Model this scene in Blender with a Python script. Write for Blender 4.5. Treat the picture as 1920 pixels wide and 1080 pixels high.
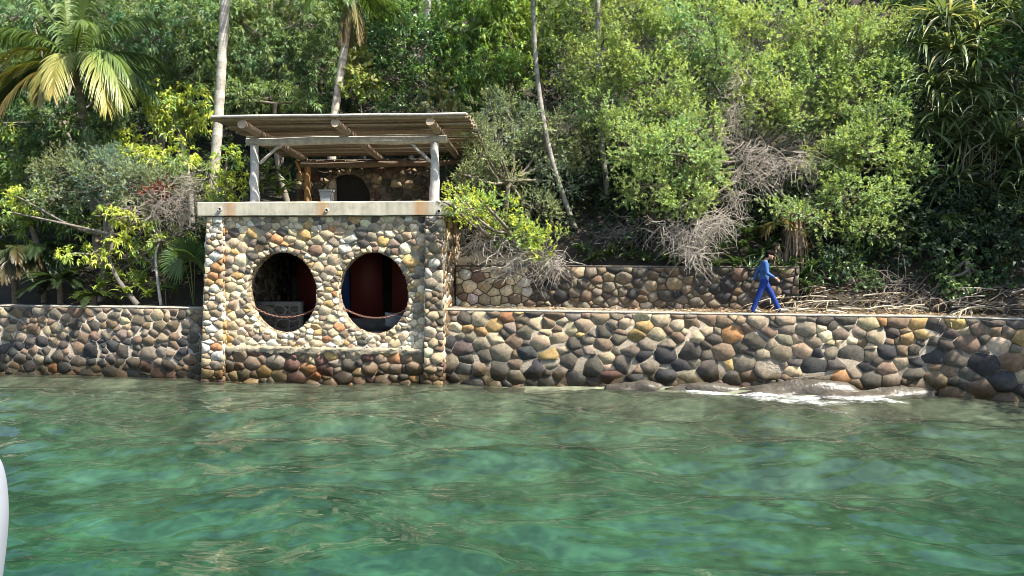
import bpy, bmesh, math, random
import numpy as np
from mathutils import Vector
for o in list(bpy.data.objects): bpy.data.objects.remove(o)
S = bpy.context.scene
R = math.radians
PI = math.pi
# ------------------------------------------------------------------ camera
F_PX = 1450.0
CAM = np.array([0.0, 0.0, 3.97])
PITCH = math.atan(79 / F_PX)
cd = bpy.data.cameras.new('camera'); co = bpy.data.objects.new('camera', cd); S.collection.objects.link(co)
co.location = CAM; co.rotation_euler = (R(90) - PITCH, 0, 0)
cd.sensor_width = 36; cd.lens = 36 * F_PX / 1920; cd.clip_end = 2000; cd.clip_start = 0.05
S.camera = co
# ------------------------------------------------------------------ sky, sun, exposure
SUN_AZ = R(62)      # to the right of the facade's normal
SUN_EL = R(55)
sun_dir = np.array([math.sin(SUN_AZ) * math.cos(SUN_EL), -math.cos(SUN_AZ) * math.cos(SUN_EL), math.sin(SUN_EL)])
w = bpy.data.worlds.new('World'); S.world = w; w.use_nodes = True
nt = w.node_tree
sky = nt.nodes.new('ShaderNodeTexSky'); sky.sky_type = 'NISHITA'; sky.sun_disc = False
sky.sun_elevation = SUN_EL; sky.sun_rotation = math.atan2(sun_dir[0], sun_dir[1])
sky.air_density = 1.0; sky.dust_density = 1.2; sky.ozone_density = 1.0
bg = nt.nodes['Background']; bg.inputs['Strength'].default_value = 0.11
nt.links.new(sky.outputs[0], bg.inputs['Color'])
sl = bpy.data.lights.new('sun', 'SUN'); so = bpy.data.objects.new('sun', sl); S.collection.objects.link(so)
sl.energy = 5.0; sl.angle = R(0.5); sl.color = (1.0, 0.95, 0.86)
so.rotation_euler = Vector(sun_dir).to_track_quat('Z', 'Y').to_euler(); so.location = (10, -5, 30)
S.view_settings.view_transform = 'Standard'; S.view_settings.look = 'None'
S.view_settings.exposure = 1.5; S.view_settings.gamma = 1.0; S.view_settings.use_curve_mapping = False
S.render.engine = 'CYCLES'
S.cycles.use_denoising = True; S.cycles.denoising_input_passes = 'RGB_ALBEDO_NORMAL'; S.cycles.denoising_prefilter = 'ACCURATE'
S.cycles.filter_width = 0.85
S.cycles.max_bounces = 8; S.cycles.transparent_max_bounces = 12
S.cycles.diffuse_bounces = 3; S.cycles.glossy_bounces = 3; S.cycles.transmission_bounces = 4
S.cycles.caustics_reflective = False; S.cycles.caustics_refractive = False
S.cycles.sample_clamp_indirect = 6

# ------------------------------------------------------------------ helpers
def W(px, py, y):
    """the point of the place that lies behind picture point px,py at distance y from the boat"""
    a = (px - 960) / F_PX; b = (540 - py) / F_PX
    ray = np.array([a, math.cos(PITCH) + b * math.sin(PITCH), -math.sin(PITCH) + b * math.cos(PITCH)])
    return CAM + ray * (y / ray[1])
def sc(y): return y / F_PX          # metres per photo pixel at distance y
def nrm(v):
    v = np.asarray(v, float); return v / np.maximum(np.linalg.norm(v, axis=-1, keepdims=True), 1e-9)

def wpos(o):
    p = np.zeros(3)
    while o is not None:
        p += np.array(o.location); o = o.parent
    return p

class MB:
    """collects vertices, faces and one colour per face; build() links ONE mesh object"""
    def __init__(s): s.v = []; s.f = []; s.c = []; s.n = 0
    def add(s, v, f, col=None):
        v = np.asarray(v, np.float64).reshape(-1, 3); f = np.asarray(f, np.int64)
        s.v.append(v); s.f.append(f + s.n)
        c = np.ones((len(f), 3)) * 0.5 if col is None else np.broadcast_to(np.asarray(col, float), (len(f), 3))
        s.c.append(c); s.n += len(v)
    def mesh(s, name, mat, smooth=False, org=None):
        v = np.concatenate(s.v)
        if org is not None: v = v - org
        me = bpy.data.meshes.new(name)
        me.vertices.add(len(v)); me.vertices.foreach_set('co', v.astype(np.float32).ravel())
        sizes = np.concatenate([np.full(len(f), f.shape[1]) for f in s.f])
        loops = np.concatenate([f.ravel() for f in s.f])
        me.loops.add(len(loops)); me.loops.foreach_set('vertex_index', loops.astype(np.int32))
        me.polygons.add(len(sizes))
        me.polygons.foreach_set('loop_start', np.concatenate([[0], np.cumsum(sizes)[:-1]]).astype(np.int32))
        me.update(calc_edges=True)
        col = np.concatenate(s.c)
        at = me.attributes.new('col', 'FLOAT_COLOR', 'FACE')
        at.data.foreach_set('color', np.concatenate([col, np.ones((len(col), 1))], 1).astype(np.float32).ravel())
        if smooth: me.polygons.foreach_set('use_smooth', np.ones(len(sizes), bool))
        me.materials.append(mat)
        return me
    def build(s, name, mat, parent=None, smooth=False, base=None):
        if parent is not None: org = wpos(parent)
        else: org = np.zeros(3) if base is None else np.asarray(base, float)
        o = bpy.data.objects.new(name, s.mesh(name, mat, smooth, org)); S.collection.objects.link(o)
        if parent is not None: o.parent = parent
        else: o.location = org
        return o

def empty(name, loc):
    o = bpy.data.objects.new(name, None); S.collection.objects.link(o); o.location = tuple(loc)
    o.empty_display_size = 0.2
    return o
def tag(o, label=None, cat=None, group=None, kind=None):
    if label: o['label'] = label
    if cat: o['category'] = cat
    if group: o['group'] = group
    if kind: o['kind'] = kind
    return o

def tubes(mb, P, Rr, sides=5, col=None, cap=False):
    """P (N,K,3) centre lines, Rr (N,K) radii"""
    P = np.asarray(P, float); Rr = np.asarray(Rr, float)
    if P.ndim == 2: P = P[None]; Rr = Rr[None]
    N, K, _ = P.shape
    T = np.empty_like(P); T[:, 1:-1] = P[:, 2:] - P[:, :-2]; T[:, 0] = P[:, 1] - P[:, 0]; T[:, -1] = P[:, -1] - P[:, -2]
    T = nrm(T)
    mean = nrm(P[:, -1] - P[:, 0])[:, None, :]
    ref = np.where(np.abs(mean[..., 2:3]) > 0.8, np.array([1.0, 0.13, 0]), np.array([0, 0.1, 1.0]))
    A = nrm(np.cross(T, np.broadcast_to(ref, T.shape))); B = np.cross(T, A)
    ang = np.arange(sides) * 2 * PI / sides
    V = P[:, :, None] + Rr[:, :, None, None] * (A[:, :, None] * np.cos(ang)[:, None] + B[:, :, None] * np.sin(ang)[:, None])
    n = np.arange(N)[:, None, None] * K * sides; k = np.arange(K - 1)[None, :, None] * sides; a = np.arange(sides)[None, None, :]
    a2 = (a + 1) % sides
    Fq = np.stack([n + k + a, n + k + a2, n + k + sides + a2, n + k + sides + a], -1).reshape(-1, 4)
    c = None
    if col is not None:
        c = np.asarray(col, float)
        if c.ndim == 2: c = np.repeat(c, (K - 1) * sides, 0)
    mb.add(V.reshape(-1, 3), Fq, c)
    if cap:
        for i in range(N):
            cc = None if col is None else (np.asarray(col) if np.asarray(col).ndim == 1 else np.asarray(col)[i])
            mb.add(V[i, 0], [list(range(sides))[::-1]], cc); mb.add(V[i, -1], [list(range(sides))], cc)

def spline(pts, K):
    pts = np.asarray(pts, float); n = len(pts)
    t = np.linspace(0, n - 1, K); out = []
    for x in t:
        i = min(int(x), n - 2); u = x - i
        p0 = pts[max(i - 1, 0)]; p1 = pts[i]; p2 = pts[i + 1]; p3 = pts[min(i + 2, n - 1)]
        out.append(0.5 * ((2 * p1) + (-p0 + p2) * u + (2 * p0 - 5 * p1 + 4 * p2 - p3) * u * u + (-p0 + 3 * p1 - 3 * p2 + p3) * u ** 3))
    return np.array(out)

def ribbons(mb, P, Wd, nor, col, fold=0.25):
    """P (N,K,3) mid lines, Wd (N,K) widths, nor (N,3) rough upward normals; V-folded strips"""
    N, K, _ = P.shape
    T = np.empty_like(P); T[:, 1:-1] = P[:, 2:] - P[:, :-2]; T[:, 0] = P[:, 1] - P[:, 0]; T[:, -1] = P[:, -1] - P[:, -2]
    T = nrm(T)
    side = nrm(np.cross(T, nor[:, None, :])); up = np.cross(side, T)
    h = Wd[..., None] * 0.5
    V = np.stack([P - side * h + up * h * fold * 2, P, P + side * h + up * h * fold * 2], 2)
    n = np.arange(N)[:, None, None] * K * 3; k = np.arange(K - 1)[None, :, None] * 3; a = np.arange(2)[None, None, :]
    Fq = np.stack([n + k + a, n + k + a + 1, n + k + 3 + a + 1, n + k + 3 + a], -1).reshape(-1, 4)
    mb.add(V.reshape(-1, 3), Fq, np.repeat(col, (K - 1) * 2, 0))

def leaves(mb, b, d, n, L, Wd, col, droop):
    side = nrm(np.cross(d, n)); up = np.cross(side, d)
    L_ = L[:, None]; w_ = Wd[:, None]
    mid = b + d * L_ * 0.48 + up * w_ * 0.12
    tip = b + d * L_ * (1 - 0.25 * droop[:, None]) - np.array([0, 0, 1.0]) * (droop * L)[:, None] * 0.6
    V = np.stack([b, mid + side * w_ * 0.5, mid - side * w_ * 0.5, tip], 1)
    i = np.arange(len(b)) * 4
    Ft = np.concatenate([np.stack([i, i + 1, i + 2], 1), np.stack([i + 2, i + 1, i + 3], 1)])
    mb.add(V.reshape(-1, 3), Ft, np.concatenate([col, col]))

def box(mb, lo, hi, col=None, xf=None):
    lo = np.asarray(lo, float); hi = np.asarray(hi, float)
    v = np.array([[(lo, hi)[(i >> k) & 1][k] for k in range(3)] for i in range(8)])
    if xf is not None: v = np.array([xf(*p) for p in v])
    mb.add(v, [[0, 2, 3, 1], [4, 5, 7, 6], [0, 1, 5, 4], [2, 6, 7, 3], [0, 4, 6, 2], [1, 3, 7, 5]], col)

# ------------------------------------------------------------------ materials
def new_mat(name):
    m = bpy.data.materials.new(name); m.use_nodes = True
    n = m.node_tree.nodes; l = m.node_tree.links
    return m, n, l, n['Principled BSDF']
def noise(n, l, scale, detail=4, vec=None, rough=0.55):
    t = n.new('ShaderNodeTexNoise'); t.inputs['Scale'].default_value = scale; t.inputs['Detail'].default_value = detail
    t.inputs['Roughness'].default_value = rough
    if vec is not None: l.new(vec, t.inputs['Vector'])
    return t
def ramp(n, l, fac, stops):
    r = n.new('ShaderNodeValToRGB'); l.new(fac, r.inputs[0])
    e = r.color_ramp.elements
    while len(e) < len(stops): e.new(0.5)
    for i, (p, c) in enumerate(stops):
        e[i].position = p; e[i].color = (*c, 1) if len(c) == 3 else c
    return r
def mixc(n, l, typ, fac, a, b):
    m = n.new('ShaderNodeMix'); m.data_type = 'RGBA'; m.blend_type = typ
    for sock, val in ((m.inputs[0], fac), (m.inputs[6], a), (m.inputs[7], b)):
        if hasattr(val, 'links'): l.new(val, sock)
        elif isinstance(val, (int, float)): sock.default_value = val
        else: sock.default_value = (*val, 1)
    return m.outputs[2]
def bump(n, l, h, strength, dist, bs):
    b = n.new('ShaderNodeBump'); b.inputs['Strength'].default_value = strength; b.inputs['Distance'].default_value = dist
    l.new(h, b.inputs['Height']); l.new(b.outputs[0], bs.inputs['Normal']); return b

def mat_col(name, rough=0.8, var=0.35, scale=9, bmp=0.5, bdist=0.02, wet=False, detail=5):
    """colour from the mesh's own attribute, broken up by grain"""
    m, n, l, bs = new_mat(name)
    a = n.new('ShaderNodeAttribute'); a.attribute_name = 'col'
    g = n.new('ShaderNodeNewGeometry')
    t = noise(n, l, scale, detail, g.outputs['Position']); t2 = noise(n, l, scale * 4.3, 4, g.outputs['Position'])
    r = ramp(n, l, t.outputs[0], [(0.25, (1 - var,) * 3), (0.75, (1 + var,) * 3)])
    c = mixc(n, l, 'MULTIPLY', 1.0, a.outputs['Color'], r.outputs[0])
    r2 = ramp(n, l, t2.outputs[0], [(0.3, (0.82,) * 3), (0.7, (1.15,) * 3)])
    c = mixc(n, l, 'MULTIPLY', 0.8, c, r2.outputs[0])
    bs.inputs['Roughness'].default_value = rough
    bs.inputs['Specular IOR Level'].default_value = 0.25
    if wet:   # the tide line: algae-dark, damp stone near the water
        sx = n.new('ShaderNodeSeparateXYZ'); l.new(g.outputs['Position'], sx.inputs[0])
        t3 = noise(n, l, 1.7, 3, g.outputs['Position'])
        ad = n.new('ShaderNodeMath'); ad.operation = 'MULTIPLY_ADD'; l.new(t3.outputs[0], ad.inputs[0]); ad.inputs[1].default_value = -0.7
        l.new(sx.outputs[2], ad.inputs[2])
        wr = ramp(n, l, ad.outputs[0], [(0.0, (1, 1, 1)), (0.22, (0, 0, 0))])
        c2 = mixc(n, l, 'MULTIPLY', 1.0, c, (0.36, 0.32, 0.235))
        c = mixc(n, l, 'MIX', wr.outputs[0], c, c2)
        rr = ramp(n, l, wr.outputs[0], [(0, (rough,) * 3), (1, (0.35,) * 3)]); l.new(rr.outputs[0], bs.inputs['Roughness'])
    l.new(c, bs.inputs['Base Color'])
    bump(n, l, t2.outputs[0], bmp, bdist, bs)
    return m

def mat_leaf(name, rough=0.48, trans=0.40, gloss=0.28):
    m, n, l, bs = new_mat(name)
    a = n.new('ShaderNodeAttribute'); a.attribute_name = 'col'
    l.new(a.outputs['Color'], bs.inputs['Base Color'])
    bs.inputs['Roughness'].default_value = rough; bs.inputs['Specular IOR Level'].default_value = gloss
    tr = n.new('ShaderNodeBsdfTranslucent')
    tc = mixc(n, l, 'MULTIPLY', 1.0, a.outputs['Color'], (1.25, 1.2, 0.55)); l.new(tc, tr.inputs['Color'])
    mx = n.new('ShaderNodeMixShader'); mx.inputs[0].default_value = trans
    l.new(bs.outputs[0], mx.inputs[1]); l.new(tr.outputs[0], mx.inputs[2])
    l.new(mx.outputs[0], n['Material Output'].inputs['Surface'])
    return m

def mat_plain(name, col, rough=0.6, spec=0.3, var=0.12, scale=14, metallic=0.0, bmp=0.2):
    m, n, l, bs = new_mat(name)
    g = n.new('ShaderNodeNewGeometry')
    t = noise(n, l, scale, 5, g.outputs['Position'])
    r = ramp(n, l, t.outputs[0], [(0.3, tuple(x * (1 - var) for x in col)), (0.7, tuple(min(1, x * (1 + var)) for x in col))])
    l.new(r.outputs[0], bs.inputs['Base Color'])
    bs.inputs['Roughness'].default_value = rough; bs.inputs['Specular IOR Level'].default_value = spec; bs.inputs['Metallic'].default_value = metallic
    if bmp: bump(n, l, t.outputs[0], bmp, 0.01, bs)
    return m

M_STONE = mat_col('stone', 0.9, 0.38, 11, 0.55, 0.03, wet=True)
M_MORTAR = mat_col('mortar', 0.95, 0.25, 5, 0.8, 0.04, wet=True)
M_WOOD = mat_col('weathered_timber', 0.8, 0.3, 6, 0.5, 0.02)
M_BARK = mat_col('bark', 0.9, 0.35, 8, 0.7, 0.03)
M_TWIG = mat_col('dry_twig', 0.8, 0.15, 5, 0.0)
M_LEAF = mat_leaf('leaf')
M_LEAF_GLOSSY = mat_leaf('glossy_leaf', 0.28, 0.28, 0.5)
M_FROND = mat_leaf('frond', 0.35, 0.35, 0.4)
M_DRY = mat_leaf('dry_leaf', 0.7, 0.2, 0.15)
M_CONC = None
def mat_concrete():
    m, n, l, bs = new_mat('concrete_slab')
    g = n.new('ShaderNodeNewGeometry'); sx = n.new('ShaderNodeSeparateXYZ'); l.new(g.outputs['Position'], sx.inputs[0])
    t = noise(n, l, 3, 6, g.outputs['Position']); t2 = noise(n, l, 25, 4, g.outputs['Position'])
    c = ramp(n, l, t.outputs[0], [(0.25, (0.30, 0.27, 0.20)), (0.5, (0.49, 0.445, 0.335)), (0.8, (0.60, 0.555, 0.44))]).outputs[0]
    # streaky vertical run-off: noise stretched in z
    mp = n.new('ShaderNodeMapping'); mp.inputs['Scale'].default_value = (9, 9, 0.7); l.new(g.outputs['Position'], mp.inputs[0])
    t3 = noise(n, l, 1, 3, mp.outputs[0])
    c = mixc(n, l, 'MULTIPLY', 0.5, c, ramp(n, l, t3.outputs[0], [(0.35, (0.7, 0.68, 0.62)), (0.6, (1, 1, 1))]).outputs[0])
    # rust that has run down from the drains, at their places along the edge
    tot = None
    for x0, wd in RUST:
        d = n.new('ShaderNodeMath'); d.operation = 'SUBTRACT'; l.new(sx.outputs[0], d.inputs[0]); d.inputs[1].default_value = x0
        ab = n.new('ShaderNodeMath'); ab.operation = 'ABSOLUTE'; l.new(d.outputs[0], ab.inputs[0])
        mu = n.new('ShaderNodeMath'); mu.operation = 'MULTIPLY_ADD'; l.new(t3.outputs[0], mu.inputs[0]); mu.inputs[1].default_value = 0.35 * wd; l.new(ab.outputs[0], mu.inputs[2])
        mr = n.new('ShaderNodeMapRange'); l.new(mu.outputs[0], mr.inputs[0]); mr.inputs[1].default_value = wd * 1.25; mr.inputs[2].default_value = wd * 0.45
        if tot is None: tot = mr.outputs[0]
        else:
            ad = n.new('ShaderNodeMath'); ad.operation = 'MAXIMUM'; l.new(tot, ad.inputs[0]); l.new(mr.outputs[0], ad.inputs[1]); tot = ad.outputs[0]
    k = n.new('ShaderNodeMath'); k.operation = 'MULTIPLY'; l.new(tot, k.inputs[0]); l.new(ramp(n, l, t.outputs[0], [(0.2, (0.35,) * 3), (0.7, (0.9,) * 3)]).outputs[0], k.inputs[1])
    c = mixc(n, l, 'MIX', k.outputs[0], c, (0.42, 0.22, 0.09))
    l.new(c, bs.inputs['Base Color']); bs.inputs['Roughness'].default_value = 0.9; bs.inputs['Specular IOR Level'].default_value = 0.2
    bump(n, l, t2.outputs[0], 0.35, 0.01, bs)
    return m

# ------------------------------------------------------------------ plan of the place
HW = 2.14
SWP = [(-40, 27.5), (W(0, 573, 23.9)[0], 23.9), (-9.2, 22.95), (-1.9, 22.42), (W(1400, 0, 20.9)[0], 20.9),
       (W(1560, 0, 20.5)[0], 20.5), (W(1745, 0, 20.22)[0], 20.22), (W(1920, 0, 19.5)[0], 19.5), (40, 14.5)]
SWP = [(float(a), float(b)) for a, b in SWP]
def sw(x): return np.interp(x, [p[0] for p in SWP], [p[1] for p in SWP])
# building frame: u along the facade, v into the hill
TH = R(5.0); BO = np.array([-9.17, 22.85]); BU_ = np.array([math.cos(TH), -math.sin(TH)]); BV_ = np.array([math.sin(TH), math.cos(TH)])
def B(u, v, z):
    p = BO + u * BU_ + v * BV_; return np.array([p[0], p[1], z])
def uz(px, py, v=0.0):
    """facade coordinates of a picture point on the plane v"""
    a = (px - 960) / F_PX; b = (540 - py) / F_PX
    ray = np.array([a, math.cos(PITCH) + b * math.sin(PITCH), -math.sin(PITCH) + b * math.cos(PITCH)])
    t = (v - (CAM[:2] - BO) @ BV_) / (ray[:2] @ BV_)
    p = CAM + ray * t
    return (p[:2] - BO) @ BU_, p[2]
def hn(x, y):
    return (np.sin(x * 0.9 + 1.3 * np.sin(y * 0.5)) * np.sin(y * 0.8 + 0.7) + 0.5 * np.sin(x * 2.1 + y * 1.7))
def tz(x, y):
    x = np.asarray(x, float); y = np.asarray(y, float); s = y - sw(x)
    left = 2.05 + 0.75 * np.maximum(0, s - 1.3)
    mid = np.where(s < 1.9, 2.05, 3.25 + 0.72 * np.maximum(0, s - 1.9))
    right = 2.05 + 0.72 * np.maximum(0, s - 1.1)
    z = np.where(x < -2.0, left, np.where(x < 8.0, mid, right))
    return z + 0.12 * hn(x, y) * np.clip((s - 1.5) / 2, 0, 1)
RUST = [(B(0.95, 0, 0)[0], 0.2), (B(3.72, 0, 0)[0], 0.23), (B(6.6, 0, 0)[0], 0.3)]
M_CONC = mat_concrete()

# ------------------------------------------------------------------ setting: seabed, water, hillside
def build_seabed():
    xs = np.concatenate([np.linspace(-60, -20, 12), np.linspace(-19, 19, 150), np.linspace(20, 60, 12)])
    ys = np.concatenate([np.linspace(-60, 4, 16), np.linspace(4.5, 26, 100)])
    X, Y = np.meshgrid(xs, ys)
    s = sw(X) - Y
    Z = -0.04 - 0.20 * np.clip(s, 0, 30) ** 1.0 + (0.10 * hn(X * 1.3, Y * 1.5) + 0.05 * hn(X * 4, Y * 4 + 2)) * np.clip(s / 3, 0.1, 1)
    # rocks and pebbly shallows in front of the right-hand wall
    Z += 0.22 * np.exp(-((X - 6.5) / 4.5) ** 2) * np.exp(-(np.clip(s, 0, 9) / 1.6) ** 2)
    V = np.stack([X, Y, Z], -1).reshape(-1, 3); nx = len(xs); ny = len(ys)
    i = (np.arange(ny - 1)[:, None] * nx + np.arange(nx - 1)[None]).ravel()
    mb = MB(); mb.add(V, np.stack([i, i + 1, i + nx + 1, i + nx], 1))
    m, n, l, bs = new_mat('sand_weed_and_light_flecks')
    g = n.new('ShaderNodeNewGeometry')
    t = noise(n, l, 0.9, 2, g.outputs['Position'], 0.5); t2 = noise(n, l, 3.2, 1, g.outputs['Position'])
    c = ramp(n, l, t.outputs[0], [(0.3, (0.056, 0.060, 0.041)), (0.5, (0.108, 0.115, 0.079)), (0.7, (0.195, 0.208, 0.142))]).outputs[0]
    c = mixc(n, l, 'MULTIPLY', 0.75, c, ramp(n, l, t2.outputs[0], [(0.38, (0.65, 0.65, 0.65)), (0.66, (1.3, 1.3, 1.2))]).outputs[0])  # finer sand and weed patches double as painted flecks of rippled light
    l.new(c, bs.inputs['Base Color']); bs.inputs['Roughness'].default_value = 1; bs.inputs['Specular IOR Level'].default_value = 0
    so_ = mb.build('seabed', m, smooth=True); tag(so_, kind='structure')

def wave_z(X, Y, rng):
    Z = np.zeros_like(X); 
    wx = X + 0.35 * np.sin(Y * 0.7 + 1) + 0.2 * np.sin(X * 0.9 + Y * 1.3); wy = Y + 0.3 * np.sin(X * 0.55) + 0.18 * np.sin(Y * 1.1 - X * 0.8 + 2)
    for i in range(54):
        lam = 0.26 * (5.0 / 0.26) ** rng.random()
        k = 2 * PI / lam; a = rng.normal(0, 0.5) + 1.45        # mostly running toward / away from the wall
        amp = 0.0088 * lam * (1.4 if lam > 1.8 else 1.0)
        ph = rng.random() * 7
        mod = 0.6 + 0.4 * np.sin(0.35 * X * math.cos(i) + 0.4 * Y * math.sin(i * 1.7) + i)
        th = k * (wx * math.cos(a) + wy * math.sin(a)) + ph
        Z += amp * mod * (np.sin(th) + 0.22 * np.cos(2 * th))
    return Z
def build_water():
    rng = np.random.default_rng(5)
    xs = np.concatenate([np.linspace(-60, -17, 40), np.linspace(-16.5, 16.5, 620), np.linspace(17, 60, 40)])
    ys = np.concatenate([np.linspace(-60, 7.5, 40), np.linspace(8.0, 23.9, 330), np.linspace(24.5, 28, 4)])
    X, Y = np.meshgrid(xs, ys)
    Z = wave_z(X, Y, rng)
    sh = sw(X) - Y; Z *= .45 + .55 * np.clip(sh / 4, 0, 1)
    edge = np.clip((30 - np.abs(X)) / 10, 0, 1) * np.clip((Y + 20) / 20, 0, 1); Z *= edge
    nx = len(xs); ny = len(ys)
    V = np.stack([X, Y, Z], -1).reshape(-1, 3)
    i = (np.arange(ny - 1)[:, None] * nx + np.arange(nx - 1)[None]).ravel()
    mb = MB(); mb.add(V, np.stack([i, i + 1, i + nx + 1, i + nx], 1))
    # closed body: sides and bottom (share rim coordinates)
    rim = list(range(nx)) + [r * nx + nx - 1 for r in range(1, ny)] + [(ny - 1) * nx + c for c in range(nx - 2, -1, -1)] + [r * nx for r in range(ny - 2, 0, -1)]
    top = V[rim]; bot = top.copy(); bot[:, 2] = -22
    m_ = len(rim); j = np.arange(m_); j2 = (j + 1) % m_
    mb.add(np.concatenate([top, bot]), np.stack([j, j + m_, j2 + m_, j2], 1))
    mb.add(np.array([[-60, -60, -22], [60, -60, -22], [60, 28, -22], [-60, 28, -22.0]]), [[3, 2, 1, 0]])
    m, n, l, bs = new_mat('sea_water')
    n.remove(bs); out = n['Material Output']
    g = n.new('ShaderNodeNewGeometry')
    mp = n.new('ShaderNodeMapping'); mp.inputs['Scale'].default_value = (.55, 1.5, 1); l.new(g.outputs['Position'], mp.inputs[0])
    t = noise(n, l, 4.2, 1.2, mp.outputs[0], 0.45); 
    b = n.new('ShaderNodeBump'); b.inputs['Strength'].default_value = 0.35; b.inputs['Distance'].default_value = 0.02; l.new(t.outputs[0], b.inputs['Height'])
    fr = n.new('ShaderNodeFresnel'); fr.inputs['IOR'].default_value = 1.5; l.new(b.outputs[0], fr.inputs['Normal'])
    gl = n.new('ShaderNodeBsdfGlossy'); gl.inputs['Roughness'].default_value = 0.0; l.new(b.outputs[0], gl.inputs['Normal'])
    tr = n.new('ShaderNodeBsdfTransparent')
    rf = n.new('ShaderNodeBsdfRefraction'); rf.inputs['IOR'].default_value = 1.33; rf.inputs['Roughness'].default_value = 0.0; l.new(b.outputs[0], rf.inputs['Normal'])
    mx0 = n.new('ShaderNodeMixShader'); mx0.inputs[0].default_value = 0.5; l.new(tr.outputs[0], mx0.inputs[1]); l.new(rf.outputs[0], mx0.inputs[2])
    fb = n.new('ShaderNodeMath'); fb.operation = 'SUBTRACT'; fb.use_clamp = True; l.new(fr.outputs[0], fb.inputs[0]); l.new(g.outputs['Backfacing'], fb.inputs[1])
    mx = n.new('ShaderNodeMixShader'); l.new(fb.outputs[0], mx.inputs[0]); l.new(mx0.outputs[0], mx.inputs[1]); l.new(gl.outputs[0], mx.inputs[2])
    l.new(mx.outputs[0], out.inputs['Surface'])
    va = n.new('ShaderNodeVolumeAbsorption'); va.inputs['Color'].default_value = (0.05, 0.90, 0.72, 1); va.inputs['Density'].default_value = 0.19
    l.new(va.outputs[0], out.inputs['Volume'])
    wo = mb.build('sea_water', m, smooth=True); tag(wo, kind='structure')

def build_hill():
    xs = np.linspace(-45, 45, 181); ys = np.concatenate([np.linspace(14, 34, 81), np.linspace(35, 90, 30)])
    X, Y = np.meshgrid(xs, ys); Z = tz(X, Y)
    V = np.stack([X, Y, Z], -1).reshape(-1, 3); nx = len(xs); ny = len(ys)
    i = (np.arange(ny - 1)[:, None] * nx + np.arange(nx - 1)[None]).ravel()
    Fq = np.stack([i, i + 1, i + nx + 1, i + nx], 1)
    c = V[Fq].mean(1); s = c[:, 1] - sw(c[:, 0])
    u = (c[:, :2] - BO) @ BU_; v = (c[:, :2] - BO) @ BV_
    keep = (s > 0.3) & ~((u > 0.2) & (u < 7.2) & (v < 5.6))
    mb = MB(); mb.add(V, Fq[keep])
    m, n, l, bs = new_mat('forest_floor')
    g = n.new('ShaderNodeNewGeometry'); t = noise(n, l, 2.5, 6, g.outputs['Position']); t2 = noise(n, l, 18, 4, g.outputs['Position'])
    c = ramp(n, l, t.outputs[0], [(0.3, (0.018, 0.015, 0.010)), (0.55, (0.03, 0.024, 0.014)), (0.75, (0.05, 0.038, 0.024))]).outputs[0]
    l.new(c, bs.inputs['Base Color']); bs.inputs['Roughness'].default_value = 1; bump(n, l, t2.outputs[0], 0.8, 0.05, bs)
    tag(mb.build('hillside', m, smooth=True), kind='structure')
build_seabed(); build_water(); build_hill()

# ------------------------------------------------------------------ rubble masonry
ANI = 0.8      # rubble is laid with its long side level
def power_cells(sd, wt, rect):
    x0, x1, y0, y1 = rect; x0 *= ANI; x1 *= ANI; out = []
    sd = sd * np.array([ANI, 1.0])
    for i in range(len(sd)):
        p = [(x0, y0), (x1, y0), (x1, y1), (x0, y1)]
        d2 = ((sd - sd[i]) ** 2).sum(1); order = np.argsort(d2)[1:34]
        for j in order:
            if not p: break
            nx_, ny_ = sd[j] - sd[i]
            k = (sd[j] @ sd[j] - sd[i] @ sd[i] - wt[j] + wt[i]) / 2
            q = []
            for a in range(len(p)):
                A = p[a]; C = p[(a + 1) % len(p)]
                da = A[0] * nx_ + A[1] * ny_ - k; dc = C[0] * nx_ + C[1] * ny_ - k
                if da <= 0: q.append(A)
                if (da < 0 < dc) or (dc < 0 < da):
                    t = da / (da - dc); q.append((A[0] + t * (C[0] - A[0]), A[1] + t * (C[1] - A[1])))
            p = q
        out.append(np.array(p) / np.array([ANI, 1.0]) if len(p) >= 3 else None)
    return out
def area_c(p):
    x, y = p[:, 0], p[:, 1]; x2, y2 = np.roll(x, -1), np.roll(y, -1); cr = x * y2 - x2 * y; a = cr.sum() / 2
    if abs(a) < 1e-7: return 0, p.mean(0)
    return a, np.array([((x + x2) * cr).sum(), ((y + y2) * cr).sum()]) / (6 * a)
def seeds(rng, rect, rfun, fixed=None, fixed_r=None, tries=9000, skip=None, pack=0.60, fmin=0.55):
    x0, x1, y0, y1 = rect
    P = [] if fixed is None else list(map(tuple, fixed)); Rr = [] if fixed is None else list(fixed_r)
    n = len(P); buf = np.zeros((4000, 2)); rb = np.zeros(4000)
    if n: buf[:n] = fixed; rb[:n] = fixed_r
    for t in range(tries):
        x = rng.uniform(x0, x1); y = rng.uniform(y0, y1)
        if skip is not None and skip(x, y): continue
        f = 1.5 - (1.5 - fmin) * (t / tries) ** 0.42
        r = rfun(x, y) * f * rng.uniform(0.75, 1.2)
        if n and (np.hypot((buf[:n, 0] - x) * ANI, buf[:n, 1] - y) < (rb[:n] + r) * pack).any(): continue
        buf[n] = (x, y); rb[n] = r; n += 1
        if n >= 3900: break
    return buf[:n].copy(), rb[:n].copy()
def inset(p, d):
    e = np.roll(p, -1, 0) - p; e /= np.maximum(np.hypot(e[:, 0], e[:, 1]), 1e-9)[:, None]
    n2 = np.stack([-e[:, 1], e[:, 0]], 1); n1 = np.roll(n2, 1, 0)      # inward for counter-clockwise outlines
    return p + (n1 + n2) / np.maximum(1 + (n1 * n2).sum(1), .35)[:, None] * d
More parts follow.
